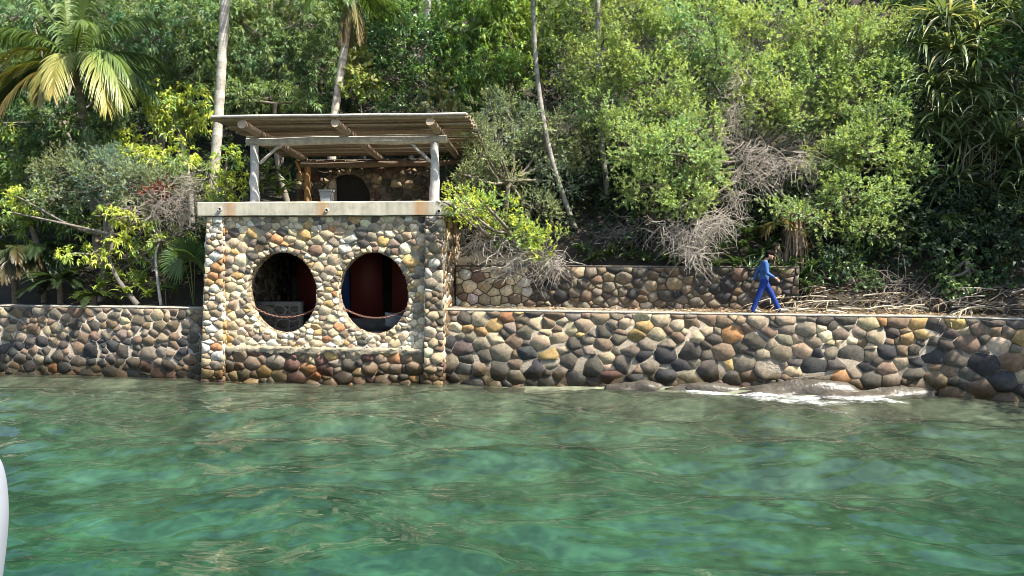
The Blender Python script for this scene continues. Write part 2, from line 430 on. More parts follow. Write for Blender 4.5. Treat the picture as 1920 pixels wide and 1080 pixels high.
def stone_shape(poly, mapf, h, gap, rng):
    a, c = area_c(poly); p = poly if a > 0 else poly[::-1]; r = math.sqrt(abs(a) / PI)
    m_ = [p[0]]
    for v in p[1:]:
        if np.hypot(*(v - m_[-1])) > .05 * r + .006: m_.append(v)
    if len(m_) > 3 and np.hypot(*(m_[0] - m_[-1])) < .05 * r + .006: m_.pop()
    p = np.array(m_) if len(m_) >= 3 else p
    p = inset(p, min(gap, .18 * r))
    nx_ = np.roll(p, -1, 0); q = np.empty((len(p) * 2, 2)); q[0::2] = p + (c - p) * rng.uniform(.0, .03, (len(p), 1)); q[1::2] = (p + nx_) / 2 + rng.normal(0, .025, p.shape) * np.minimum(r, np.hypot(*(nx_ - p).T))[:, None]
    p = q; N = len(p); tx, ty = rng.normal(0, .10, 2); hh = h * rng.uniform(.6, 1.4); bev = min(.008, .12 * r) / r
    def ring(s_, z, tl): return [mapf(c[0] + e[0] * s_, c[1] + e[1] * s_, z + tl * (e[0] * s_ * tx + e[1] * s_ * ty) + (rng.normal(0, .10 * h) if tl else 0)) for e in (p - c)]
    V = ring(1.0, -.05, 0) + ring(1 - bev * .25, hh * .5, .8) + ring(1 - bev, hh, 1) + [mapf(c[0] + rng.normal(0, .2) * r, c[1] + rng.normal(0, .2) * r, hh * 1.0 + rng.normal(0, .10 * h))]
    i = np.arange(N); i2 = (i + 1) % N
    quads = np.concatenate([np.stack([i, i2, i2 + N, i + N], 1), np.stack([i + N, i2 + N, i2 + 2 * N, i + 2 * N], 1)])
    return np.array(V), quads, np.stack([i + 2 * N, i2 + 2 * N, np.full(N, 3 * N)], 1)
def lay(cells, mapf, h, gap, rng, colf, minarea=0.0006):
    out = []
    for p in cells:
        if p is None: continue
        a, c = area_c(p)
        if abs(a) < minarea: continue
        w_, h_ = np.ptp(p[:, 0]), np.ptp(p[:, 1])
        if min(w_, h_) < 0.022: continue
        V, q, t = stone_shape(p, mapf, h(c[0], c[1]) if callable(h) else h, gap, rng)
        out.append((abs(a), V, q, t, colf(c[0], c[1], rng), c))
    return out
SMOOTH_STONE = False
def place_stones(st, parents, limit, thing):
    """st: list of (area, V, q, t, col, c, parent); the largest become parts, the rest one stuff part"""
    st.sort(key=lambda e: -e[0])
    rest = MB()
    for k, (a, V, q, t, col, c, par) in enumerate(st):
        if k < limit:
            mb = MB(); mb.add(V, q, col); mb.f.append(t); mb.c.append(np.broadcast_to(col, (len(t), 3)))
            mb.build('stone', M_STONE, par, smooth=SMOOTH_STONE)
        else:
            rest.add(V, q, col); rest.f.append(t + rest.n - len(V)); rest.c.append(np.broadcast_to(col, (len(t), 3)))
    if rest.n:
        tag(rest.build('small_stones', M_STONE, thing, smooth=SMOOTH_STONE), kind='stuff')
def pick(rng, pal, wts):
    w_ = np.array(wts, float); k = rng.choice(len(pal), p=w_ / w_.sum())
    return np.array(pal[k]) * rng.uniform(0.8, 1.22) * (1 + rng.normal(0, 0.03, 3))
CREAM = (.55, .44, .28); TAN = (.36, .275, .17); OCHRE = (.36, .235, .10); GREY = (.195, .158, .112); DARK = (.088, .074, .057); BROWN = (.185, .13, .083); ORANGE = (.33, .165, .075); PALE = (.52, .47, .38); BLACK = (.05, .047, .045); RED = (.135, .075, .055)

# ------------------------------------------------------------------ the stone boathouse
house = empty('stone_boathouse', B(3.6, 0, 0)); tag(house, 'two-storey rubble stone boathouse with two oval openings and a timber pergola on top', 'boathouse')
rngb = np.random.default_rng(11)
allst = []
Z_LEDGE = 0.97; Z_SLAB = 4.84; Z_TOP = 5.25
c1 = uz(531, 549, 0.1); c2 = uz(700.5, 550, 0.1); k_ = uz(594, 549, 0.1)[0] - uz(468, 549, 0.1)[0]
RX, RY = k_ / 2 * 1.03, uz(531, 472, 0.1)[1] - c1[1]
OV = [(c1[0], c1[1]), (c2[0], c2[1])]
UL, UR = 0.70, 6.74            # field between the two piers
V_FIELD = 0.02
def hole_panel(mb, u0, u1, z0, z1, cu, cz, rx, ry, v0, v1, n=64, col=None):
    """rectangular wall panel with an oval opening"""
    a = (np.arange(n) + 0.5) * 2 * PI / n; wob_ = 1 + .010 * np.sin(5 * a + cu) + .008 * np.sin(11 * a + 2 * cu) + .006 * np.sin(23 * a)
    E = np.stack([cu + rx * wob_ * np.cos(a), cz + ry * wob_ * np.sin(a)], 1)
    dx, dz = np.cos(a) * rx, np.sin(a) * ry
    tx = np.where(dx > 0, (u1 - cu) / np.maximum(dx, 1e-9), (u0 - cu) / np.minimum(dx, -1e-9)); tzz = np.where(dz > 0, (z1 - cz) / np.maximum(dz, 1e-9), (z0 - cz) / np.minimum(dz, -1e-9))
    t = np.minimum(tx, tzz); O = np.stack([cu + dx * t, cz + dz * t], 1)
    ang = np.arctan2(np.array([z0, z0, z1, z1]) - cz, np.array([u0, u1, u1, u0]) - cu)
    for cc in ((u0, z0), (u1, z0), (u1, z1), (u0, z1)):   # snap the nearest ray to each corner
        k = np.argmin(np.hypot(O[:, 0] - cc[0], O[:, 1] - cc[1])); O[k] = cc
    V = [B(e[0], v, e[1]) for v in (v0, v1) for s_ in (E, O) for e in s_]
    i = np.arange(n); i2 = (i + 1) % n
    F = np.concatenate([np.stack([i, i + n, i2 + n, i2], 1), np.stack([i + 2 * n, i2 + 2 * n, i2 + 3 * n, i + 3 * n], 1), np.stack([i, i2, i2 + 2 * n, i + 2 * n], 1)])
    mb.add(V, F, np.concatenate([np.repeat(np.array(col)[None], 2 * n, 0), np.repeat(np.array((.27, .215, .15))[None], n, 0)]))
MORT = (.36, .305, .22)
mbw = MB(); um = (OV[0][0] + OV[1][0]) / 2
hole_panel(mbw, UL - 0.05, um, Z_LEDGE - 0.05, Z_SLAB - 0.01, *OV[0], RX, RY, V_FIELD, V_FIELD + 0.4, col=MORT)
hole_panel(mbw, um, UR + 0.05, Z_LEDGE - 0.05, Z_SLAB - 0.01, *OV[1], RX, RY, V_FIELD, V_FIELD + 0.4, col=MORT)
front = mbw.build('front_wall', M_MORTAR, house)
front['label'] = 'rubble stone front with two oval openings'
rect = (UL, UR, Z_LEDGE, Z_SLAB - 0.02)
fx = []; fr_ = []
for cu, cz in OV:
    n = 38
    for k in range(n):
        a = 2 * PI * (k + rngb.uniform(-.2, .2)) / n
        r_ = rngb.uniform(0.07, 0.12)
        fx += [(cu + (RX + r_) * math.cos(a), cz + (RY + r_) * math.sin(a)), (cu + (RX - r_) * math.cos(a), cz + (RY - r_) * math.sin(a))]; fr_ += [0.085, 0.085]
fx = np.array(fx); fr_ = np.array(fr_)
ok = [(UL < x < UR) for x, y in fx]; fx = fx[ok]; fr_ = fr_[ok]
inov = lambda x, y, g=0.0: any(((x - cu) / (RX + g)) ** 2 + ((y - cz) / (RY + g)) ** 2 < 1 for cu, cz in OV)
def rf(x, y):
    if y > 4.45: return 0.125
    if y > 3.5: return 0.175
    if y < 1.5: return 0.13
    return 0.145
sd, rr = seeds(rngb, rect, rf, fx, fr_, 16000, lambda x, y: inov(x, y, 0.14))
cells = power_cells(sd, rr ** 2 * 0.45, rect)
cells = [c if (c is not None and not inov(*area_c(c)[1], 0.0)) else None for c in cells]
fcol = lambda x, y, r: pick(r, [CREAM, TAN, OCHRE, GREY, DARK, BROWN, ORANGE, PALE], [4, 4.6, 1.6, 2.2, 1.2, 1.3, .6, 1.8] if y > 2.2 else [4.4, 4, 1.2, 1.6, .5, 1.4, .5, 2.6]) * 1.2
mapF = lambda s, z, h: B(s, V_FIELD - h, z)
allst += [(*e, front) for e in lay(cells, mapF, 0.018, 0.005, rngb, fcol)]
for cu, cz in OV:
    per = 2 * PI * math.sqrt((RX ** 2 + RY ** 2) / 2); rc = (0, per, 0.0, .38)
    sd, rr = seeds(rngb, rc, lambda x, y: .075, None, None, 2500)
    mo = lambda s, z, h, cu=cu, cz=cz, per=per: B(cu + (RX - h) * math.cos(2 * PI * s / per), V_FIELD - .012 + z, cz + (RY - h) * math.sin(2 * PI * s / per))
    allst += [(e[0] * .2, *e[1:], front) for e in lay(power_cells(sd, rr ** 2 * .45, rc), mo, .014, .005, rngb, lambda x, y, r: pick(r, [CREAM, TAN, BROWN, GREY], [1.5, 3, 2, 1.5]))]
# plinth and ledge
mbp = MB()
box(mbp, (UL - 0.1, -0.05, -1.4), (UR + 0.1, 0.5, Z_LEDGE - 0.004), (.40, .34, .25), B)
nl = 60; lu = np.linspace(UL - .02, UR + .02, nl)      # lumpy cement ledge on top of the plinth
pr = [(-0.11, -.12), (-.135, -.03), (-.12, .02), (-.03, .045), (.06, .03)]
Vl = [B(u + 0, v + rngb.normal(0, .022), Z_LEDGE + z + rngb.normal(0, .02)) for u in lu for v, z in pr]
mbl = MB(); ii = [[a * 5 + b, a * 5 + b + 1, a * 5 + b + 6, a * 5 + b + 5] for a in range(nl - 1) for b in range(4)]
mbl.add(Vl, ii, (.27, .23, .16))
plinth = mbp.build('plinth', M_MORTAR, house); mbl.build('ledge', M_MORTAR, house, smooth=True)
rect = (UL - .02, UR + .02, -0.3, Z_LEDGE - 0.06)
sd, rr = seeds(rngb, rect, lambda x, y: 0.2, None, None, 5000)
pcol = lambda x, y, r: pick(r, [TAN, GREY, DARK, BROWN, ORANGE, OCHRE, RED], [1.6, 2.4, 1.8, 2.6, .8, .8, .8])
allst += [(*e, plinth) for e in lay(power_cells(sd, rr ** 2 * .45, rect), lambda s, z, h: B(s, -0.05 - h, z), 0.045, 0.006, rngb, pcol)]
# two piers, battered
def pier(u0, u1, vf, bat, name, cf, rad):
    top = Z_SLAB - 0.01
    def out(z): return bat * (top - z) / top
    mb = MB()
    V = []
    for z in (-1.4, top):
        o_ = out(max(z, 0)); V += [B(u0 - o_, vf - o_, z), B(u1, vf - o_, z), B(u1, 0.6, z), B(u0 - o_, 0.6, z)]
    mb.add(V, [[0, 1, 5, 4], [1, 2, 6, 5], [2, 3, 7, 6], [3, 0, 4, 7]], MORT)
    p = mb.build(name, M_MORTAR, house)
    faces = [((u0, u1, -0.3, top - .02), lambda s, z, h: B(s - out(z) * (u1 - s) / (u1 - u0), vf - out(z) - h, z)),
             ((0, 0.6 - vf, -0.3, top - .02), lambda s, z, h: B(u1 + h, vf - out(z) + s, z)),
             ((0, 0.6 - vf, -0.3, top - .02), lambda s, z, h: B(u0 - out(z) - h, vf - out(z) + s, z))]
    for k, (rc, mf) in enumerate(faces):
        sd, rr = seeds(rngb, rc, lambda x, y: rad * (0.75 if y > 4 else 1), None, None, 3500)
        st = lay(power_cells(sd, rr ** 2 * .45, rc), mf, 0.024, 0.006, rngb, cf)
        if k == 2: st = [(a, V, q[:, ::-1], t[:, ::-1], c, cc) for a, V, q, t, c, cc in st]
        allst.extend([(*e, p) for e in st])
    return p
lcol = lambda x, y, r: pick(r, [CREAM, TAN, PALE, ORANGE, BROWN, OCHRE], [3, 3, 4, 1.2 if y > 3 else .5, 1, .8]) if y > .6 else pick(r, [TAN, BROWN, OCHRE, RED, GREY], [2, 2, 1, 1, 1])
rcol = lambda x, y, r: pick(r, [CREAM, TAN, GREY, BROWN, PALE, DARK, ORANGE], [1.2, 3, 2.4, 2.6, .8, 1.2, .6]) if y > .6 else pick(r, [TAN, BROWN, RED, ORANGE, GREY], [1.5, 2.5, 1.5, .7, 1])
pier(0.22, 0.70, -0.05, 0.20, 'corner_pier', lcol, 0.155)
pier(6.74, 7.24, -0.12, 0.07, 'corner_pier', rcol, 0.155)
# side wall running back along the terrace
mb = MB(); box(mb, (6.78, 0.6, -1), (7.2, 5.6, Z_SLAB - .01), (.42, .34, .23), B); side = mb.build('side_wall', M_MORTAR, house)
rc = (0.62, 5.6, 2.1, Z_SLAB - .03); sd, rr = seeds(rngb, rc, lambda x, y: 0.2, None, None, 3000)
allst += [(*e, side) for e in lay(power_cells(sd, rr ** 2 * .45, rc), lambda s, z, h: B(7.2 + h, s, z), 0.05, .015, rngb, rcol)]
mb = MB(); box(mb, (0.25, 0.6, -1), (0.6, 5.6, Z_SLAB - .01), (.32, .28, .22), B); lw = mb.build('side_wall', M_MORTAR, house)
rc = (0.65, 5.4, 1.3, Z_SLAB - .1); sd, rr = seeds(rngb, rc, lambda x, y: 0.24, None, None, 2000)
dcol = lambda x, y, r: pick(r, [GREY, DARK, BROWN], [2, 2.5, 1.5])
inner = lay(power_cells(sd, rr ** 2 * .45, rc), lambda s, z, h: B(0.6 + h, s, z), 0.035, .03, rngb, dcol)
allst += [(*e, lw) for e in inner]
# inside: floor, back wall, low wall, painted boards
mb = MB(); box(mb, (0.6, 0.5, 0.2), (6.78, 5.6, 1.22), (.3, .27, .22), B); mb.build('floor', M_MORTAR, house)
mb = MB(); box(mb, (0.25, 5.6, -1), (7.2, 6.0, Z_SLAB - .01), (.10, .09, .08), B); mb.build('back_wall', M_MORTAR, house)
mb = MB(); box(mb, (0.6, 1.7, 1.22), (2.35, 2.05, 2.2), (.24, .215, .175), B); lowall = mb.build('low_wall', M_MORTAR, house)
rc = (0.66, 2.3, 1.25, 2.1); sd, rr = seeds(rngb, rc, lambda x, y: 0.15, None, None, 1200)
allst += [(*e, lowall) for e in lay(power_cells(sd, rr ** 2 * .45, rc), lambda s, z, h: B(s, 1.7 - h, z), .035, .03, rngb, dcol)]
M_RED = mat_plain('red_paint', (.095, .016, .012), .6); M_BLUE = mat_plain('blue_paint', (.015, .04, .12), .6)
vb = 3.2
for a, b_, m in ((556, 633, M_RED), (634, 655, M_BLUE), (657, 717, M_RED), (735, 790, M_RED)):
    mb = MB(); u0 = uz(a, 500, vb)[0]; u1 = uz(b_, 500, vb)[0]
    box(mb, (u0, vb, 1.22), (u1, vb + .05, Z_SLAB - .05), None, B)
    pb = mb.build('painted_board', m, house); pb['label'] = 'blue painted board' if m is M_BLUE else 'dark red painted board'
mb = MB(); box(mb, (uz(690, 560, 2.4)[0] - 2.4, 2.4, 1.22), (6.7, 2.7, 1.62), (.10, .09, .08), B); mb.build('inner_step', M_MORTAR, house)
place_stones(allst, None, 300, house)
# concrete slab
slab = MB()
sv0, sv1, su0, su1 = -0.13, 6.0, -0.02, 7.55
pts = []; nn = 40
def slab_mesh():
    bm = bmesh.new()
    us = np.linspace(su0, su1, nn)
    prof = [(sv0 + .015, Z_SLAB), (sv0, Z_SLAB + .02), (sv0, Z_TOP - .03), (sv0 + .03, Z_TOP), (sv1, Z_TOP), (sv1, Z_SLAB)]
    rg = np.random.default_rng(3); rows = []
    for u in us:
        j = rg.normal(0, .004, (6, 2)); rows.append([bm.verts.new(B(u, a + j[i, 0], z + j[i, 1]) - wpos(house)) for i, (a, z) in enumerate(prof)])
    for a in range(nn - 1):
        for b_ in range(6): bm.faces.new([rows[a][b_], rows[a + 1][b_], rows[a + 1][(b_ + 1) % 6], rows[a][(b_ + 1) % 6]])
    bm.faces.new(rows[0]); bm.faces.new(rows[-1][::-1]); bmesh.ops.recalc_face_normals(bm, faces=bm.faces)
    me = bpy.data.meshes.new('floor_slab'); bm.to_mesh(me); bm.free(); me.materials.append(M_CONC)
    o = bpy.data.objects.new('floor_slab', me); S.collection.objects.link(o); o.parent = house; return o
slab_o = slab_mesh(); slab_o['label'] = 'pale concrete slab edge with rust stains'
M_PIPE = mat_plain('pvc_pipe', (.5, .48, .42), .5); M_HOLE = mat_plain('bore_shade', (.02, .018, .015), .9)
def pipe(u, v, z, r, par, L=.06):
    a = np.arange(14) * 2 * PI / 14; mb = MB(); rows = []
    prof = [(r, 0.1), (r, -L), (r * .72, -L), (r * .72, 0.05)]
    V = [B(u + q * math.cos(t), v + d, z + q * math.sin(t)) for q, d in prof for t in a]
    i = np.arange(14); i2 = (i + 1) % 14
    mb.add(V, np.concatenate([np.stack([i + 14 * k, i2 + 14 * k, i2 + 14 * k + 14, i + 14 * k + 14], 1) for k in range(3)]))
    p = mb.build('drain_pipe', M_PIPE, par, smooth=False)
    m2 = MB(); m2.add([B(u + r * .7 * math.cos(t), v - .012, z + r * .7 * math.sin(t)) for t in a], [list(range(14))]); m2.build('bore_shade_disc', M_HOLE, p)  # near-black disc stands in for the shade inside the pipe
for px, py in ((413, 392), (613, 394), (823, 396)):
    u, z = uz(px, py, sv0); pipe(u, sv0, z, .055, house)
for px, py in ((447, 650), (573, 649), (630, 650), (689, 651), (754, 652)):
    u, z = uz(px, py, 0); pipe(u, -0.0, z, .045, house, .1)

# ---- pergola (timbers are parts of the boathouse: they move with it)
WOODG = (.36, .325, .28); WOODB = (.25, .195, .14); WOODD = (.155, .11, .075)
rngp = np.random.default_rng(21)
def log(name, A, C, r0, r1, col, par=house, sides=12, K=9, wob=.012, endcol=(.48, .37, .26)):
    A = np.array(A); C = np.array(C); t = np.linspace(0, 1, K)[:, None]
    P = A + (C - A) * t + rngp.normal(0, wob, (K, 3)) * (np.sin(t * PI) > .1)
    rad = np.interp(t[:, 0], [0, 1], [r0, r1]) * (1 + rngp.normal(0, .04, K))
    mb = MB(); tubes(mb, P, rad, sides, np.asarray(col) * rngp.uniform(.9, 1.1), cap=False)
    V = mb.v[0]
    mb.add(V[:sides], [list(range(sides))[::-1]], endcol); mb.add(V[-sides:], [list(range(sides))], endcol)
    return mb.build(name, M_WOOD, par, smooth=False if sides < 7 else True)
RV0, RV1, RZ0, RZ1 = -0.38, 5.0, 7.66, 7.18
rz = lambda v: RZ0 + (RZ1 - RZ0) * (v - RV0) / (RV1 - RV0)
ru0 = uz(394, 214, RV0)[0]; ru1 = uz(874, 214, RV0)[0]
for px in (453, 628, 806):
    u = uz(px, 224, RV0 + .15)[0]
    log('rafter', B(u, RV0 + .15, rz(RV0 + .15) - .17), B(u, RV1 - .1, rz(RV1 - .1) - .17), .125, .11, WOODB)
nsl = 46
for k in range(nsl):
    v = RV0 + (RV1 - RV0) * k / (nsl - 1) + rngp.normal(0, .012); a = ru0 + rngp.normal(0, .04); b_ = ru1 + rngp.normal(0, .05) - (0.0 if k < 1 else 0)
    col = np.array(WOODG if k == 0 else [WOODB, WOODD, WOODG][rngp.choice(3, p=[.45, .35, .2])]) * rngp.uniform(.8, 1.15)
    if k == 22: col = np.array((.55, .5, .42))
    log('roof_pole', B(a, v, rz(v) + rngp.normal(0, .008)), B(b_, v + rngp.normal(0, .03), rz(v) + rngp.normal(0, .01)), .05 + rngp.uniform(-.007, .008), .045, col, sides=6, K=7, wob=.007)
VP = 0.95; zb = rz(VP) - .17 - .12 - .125
u0 = uz(463, 255, VP)[0]; u1 = uz(838, 255, VP)[0]
log('front_beam', B(u0, VP, zb + .01), B(u1, VP, zb + .01), .13, .125, (.42, .37, .30))
for px in (478, 816):
    u = uz(px, 310, VP)[0]
    log('post', B(u - .03, VP, Z_TOP - .01), B(u, VP, zb - .10), .145, .12, (.40, .385, .36), endcol=(.3, .27, .22))
ub = uz(487, 306, VP)[0]; uc = uz(530, 264, VP)[0]; log('brace', B(ub, VP, uz(487, 306, VP)[1]), B(uc, VP - .02, zb - .06), .05, .045, WOODG, sides=8)
ub = uz(809, 303, VP)[0]; uc = uz(764, 262, VP)[0]; log('brace', B(ub, VP, uz(809, 303, VP)[1]), B(uc, VP - .02, zb - .06), .05, .045, WOODG, sides=8)
VB = 4.55; zbb = rz(VB) - .17 - .12 - .11
log('back_beam', B(1.3, VB, zbb), B(7.75, VB, zbb), .115, .11, WOODD)
for px in (577, 868):
    u = uz(px, 330, VB)[0]
    log('post', B(u, VB, Z_TOP - .01), B(u, VB, zbb - .09), .12, .11, (.30, .17, .07))
log('brace', B(uz(571, 340, VB)[0] - .05, VB - .1, 6.25), B(uz(571, 340, VB)[0] - .25, VB - .1, 6.95), .05, .05, (.34, .18, .06), sides=8)

# ---- stone hearth wall at the back of the roof terrace
VH = 5.15
hearth = empty('stone_hearth', B(3.9, VH, Z_TOP)); tag(hearth, 'dark rubble stone hearth wall with an arched mouth under the pergola roof', 'hearth')
hu0 = uz(556, 340, VH)[0]; hu1 = uz(812, 340, VH)[0]; hc = uz(650, 371, VH); hr = .86
mb = MB(); hole_panel(mb, hu0, hu1, Z_TOP, 7.05, hc[0], hc[1], hr, hr, VH, VH + .35, col=(.15, .13, .10))
hw = mb.build('wall', M_MORTAR, hearth)
mb = MB(); box(mb, (hu0 + .02, VH + .351, Z_TOP), (hu1 - .02, VH + 1.2, 7.0), (.03, .027, .024), B); 
mb2 = MB(); mb2.add([B(hu0, VH + .36, Z_TOP - .3), B(hu1, VH + .36, Z_TOP - .3), B(hu1, VH + .36, 7.04), B(hu0, VH + .36, 7.04)], [[0, 1, 2, 3]], (.025, .022, .02)); mb2.build('cavity_shade_sheet', M_MORTAR, hearth)  # flat near-black sheet stands in for the shaded cavity behind the arch
rc = (hu0, hu1, Z_TOP + .01, 7.04); inh = lambda x, y: (x - hc[0]) ** 2 + (y - hc[1]) ** 2 < (hr + .1) ** 2
ring = [(hc[0] + (hr + q) * math.cos(a), hc[1] + (hr + q) * math.sin(a)) for a in np.linspace(-.7, PI + .7, 24) for q in (.1, -.1)]
sd, rr = seeds(rngb, rc, lambda x, y: .17, np.array(ring), np.full(len(ring), .1), 4000, inh)
cl = [c if c is not None and (area_c(c)[1][0] - hc[0]) ** 2 + (area_c(c)[1][1] - hc[1]) ** 2 > hr ** 2 else None for c in power_cells(sd, rr ** 2 * .45, rc)]
hcol = lambda x, y, r: .62 * pick(r, [TAN, BROWN, GREY, DARK, RED], [2, 2.4, 1.6, 1.6, 1.2])
place_stones([(*e, hw) for e in lay(cl, lambda s, z, h: B(s, VH - h, z), .06, .015, rngb, hcol)], None, 300, hearth)
# pale bin beside the hearth
def round_box(name, lo, hi, mat, xf, r=.05, taper=.0):
    bm = bmesh.new(); bmesh.ops.create_cube(bm, size=1)
    for v in bm.verts:
        t = 1 - taper * (0.5 - v.co.z)
        v.co = Vector(((lo[0] + hi[0]) / 2 + v.co.x * t * (hi[0] - lo[0]), (lo[1] + hi[1]) / 2 + v.co.y * t * (hi[1] - lo[1]), (lo[2] + hi[2]) / 2 + v.co.z * (hi[2] - lo[2])))
    bmesh.ops.bevel(bm, geom=bm.edges[:], offset=r, segments=3, affect='EDGES', profile=.6)
    mb = MB(); bm.verts.ensure_lookup_table()
    V = np.array([xf(*v.co) for v in bm.verts]); mb.v.append(V); mb.n = len(V)
    for f in bm.faces: mb.f.append(np.array([[v.index for v in f.verts]])); mb.c.append(np.ones((1, 3)) * .5)
    bm.free(); return mb
bu = uz(607, 365, 4.2)[0]; M_PLASTIC = mat_plain('pale_plastic', (.36, .38, .40), .45)
wb = empty('storage_bin', B(bu + .05, 4.3, Z_TOP)); tag(wb, 'pale grey plastic storage bin standing left of the hearth mouth', 'bin')
round_box('body', (bu - .13, 4.1, Z_TOP), (bu + .27, 4.5, Z_TOP + .58), M_PLASTIC, B, .04, .18).build('body', M_PLASTIC, wb, smooth=True)
round_box('lid', (bu - .15, 4.08, Z_TOP + .582), (bu + .29, 4.52, Z_TOP + .66), M_PLASTIC, B, .025).build('lid', M_PLASTIC, wb, smooth=True)

# ---- chains across the two openings
M_RUST = mat_plain('rusty_iron', (.23, .12, .085), .8, .3, .4, 40, .3)
def chain(A, C, sag, label):
    n = 34; t = np.linspace(0, 1, 200)
    P = np.array(A)[None] + (np.array(C) - np.array(A))[None] * t[:, None]; P[:, 2] -= sag * 4 * t * (1 - t)
    s = np.concatenate([[0], np.cumsum(np.linalg.norm(np.diff(P, axis=0), axis=1))]); mb = MB()
    step = s[-1] / n
    for k in range(n):
        c = np.array([np.interp((k + .5) * step, s, P[:, q]) for q in range(3)]); c2_ = np.array([np.interp((k + .6) * step, s, P[:, q]) for q in range(3)])
        d = nrm(c2_ - c); sd_ = nrm(np.cross(d, [0, 1, .2])) if k % 2 else nrm(np.cross(d, np.cross(d, [0, 1, .2])))
        a = np.arange(9) * 2 * PI / 8
        ring_ = c + np.cos(a)[:, None] * d * step * .68 + np.sin(a)[:, None] * sd_ * .024
        tubes(mb, ring_, np.full(9, .0105), 5)
    o = mb.build('chain', M_RUST, None, True, base=P[0]); tag(o, label, 'chain', 'chains across the oval openings')
for i, (a, b_, lab) in enumerate((((471, 571), (592, 577), 'rusty chain sagging across the left oval opening'), ((636, 571), (762, 579), 'rusty chain sagging across the right oval opening'))):
    A = B(uz(*a, .2)[0] - .04, .2, uz(*a, .2)[1]); C = B(uz(*b_, .2)[0] + .04, .2, uz(*b_, .2)[1]); chain(A, C, .33, lab)

# ---- small dinghy inside, seen through the right opening
def dinghy():
    e = empty('stored_dinghy', B(5.55, 1.1, 1.22)); tag(e, 'grey dinghy stored inside behind the right oval opening', 'boat')
    Ls = np.linspace(0, 1, 9); mb = MB(); V = []
    for t in Ls:   # from bow (t=0) to stern
        wd = .55 * math.sin(min(t * 1.15, 1) * PI / 2) ** .7 + .015; keel = .08 + .25 * (1 - t) ** 2; sheer = .55 + .18 * (1 - t) ** 2
        for a, b_ in ((-1, sheer), (-.75, (sheer + keel) / 2), (-.25, keel + .03), (0, keel), (.25, keel + .03), (.75, (sheer + keel) / 2), (1, sheer)):
            V.append(B(5.3 + 1.3 * t, .85 + .9 * t + a * wd * .8, 1.22 + b_))
    F_ = [[i * 7 + j, i * 7 + j + 1, i * 7 + j + 8, i * 7 + j + 7] for i in range(8) for j in range(6)]
    mb.add(V, F_); mb.build('hull', mat_plain('dinghy_paint', (.15, .165, .18), .4), e, smooth=False)
    V = np.array(V).reshape(9, 7, 3)
    for s_ in (0, 6):
        m2 = MB(); tubes(m2, V[:, s_], np.full(9, .025), 6, None, True); m2.build('gunwale', mat_plain('gunwale', (.2, .2, .2), .5), e)
dinghy()

# ------------------------------------------------------------------ sea walls
def path_map(pts, thick_out=0.0):
    pts = np.array(pts, float); seg = np.diff(pts, axis=0); ln = np.hypot(seg[:, 0], seg[:, 1]); cs = np.concatenate([[0], np.cumsum(ln)])
    nv = np.stack([seg[:, 1], -seg[:, 0]], 1) / ln[:, None]
    vn = np.concatenate([nv[:1], nrm(nv[1:] + nv[:-1]), nv[-1:]])
    def mp(s, z, h, bat=0.0):
        x = np.interp(s, cs, pts[:, 0]); y = np.interp(s, cs, pts[:, 1]); a = np.interp(s, cs, vn[:, 0]); b_ = np.interp(s, cs, vn[:, 1])
        return np.array([x + a * h, y + b_ * h, z])
    return mp, cs[-1]
def wall(name, pts, z0, z1, th, rad, colf, label, rng, hgt=.06, gap=.014, mort=(.33, .29, .235), cap=(.30, .27, .22), vis=None, bat=.1, stz0=None, capw=.0, capz=.05, tries=9000, fmin=.58):
    mp, L = path_map(pts)
    bt = lambda z: bat * (z1 - z) / max(z1, .1)
    base = mp(L / 2, 0, -th / 2); base[2] = max(z0, 0)
    K = int(L / .5) + 2; ss = np.linspace(0, L, K)
    th_ = empty(name, base); tag(th_, label, 'wall')
    mb = MB(); V = []
    for s in ss: V += [mp(s, z0, bt(z0)), mp(s, z1 - capz, 0), mp(s, z1 - capz, -th), mp(s, z0, -th)]
    F_ = [[i * 4 + j, (i + 1) * 4 + j, (i + 1) * 4 + (j + 1) % 4, i * 4 + (j + 1) % 4] for i in range(K - 1) for j in range(4)]
    F_ += [[0, 1, 2, 3], [4 * K - 1, 4 * K - 2, 4 * K - 3, 4 * K - 4]]
    mb.add(V, F_, mort); core = mb.build('mortar_core', M_MORTAR, th_)
    mb = MB(); V = []; K2 = K * 3; s2 = np.linspace(0, L, K2)
    for s in s2:
        j = rng.normal(0, .008, 4); V += [mp(s, z1 - capz + .002, capw + .012 + j[0]), mp(s, z1 - .012 + j[2] * .5, capw + .012 + j[0]), mp(s, z1 + j[1] * .6, capw - .01), mp(s, z1 + j[3] * .4, -th - .01), mp(s, z1 - capz + .002, -th - .01)]
    F_ = [[i * 5 + j, (i + 1) * 5 + j, (i + 1) * 5 + (j + 1) % 5, i * 5 + (j + 1) % 5] for i in range(K2 - 1) for j in range(5)]
    mb.add(V, F_, cap); mb.build('coping', M_MORTAR, th_)
    s0, s1 = vis if vis else (0, L)
    rc = (s0, s1, stz0 if stz0 is not None else z0, z1 - capz)
    sd, rr = seeds(rng, rc, rad, None, None, tries, fmin=fmin)
    st = lay(power_cells(sd, rr ** 2 * .45, rc), lambda s, z, h: mp(s, z, h + bt(z)), hgt, gap, rng, lambda s, z, r: colf(mp(s, z, 0)[0], z, r), .0008)
    place_stones([(*e, core) for e in st], None, 300, th_)
    return th_
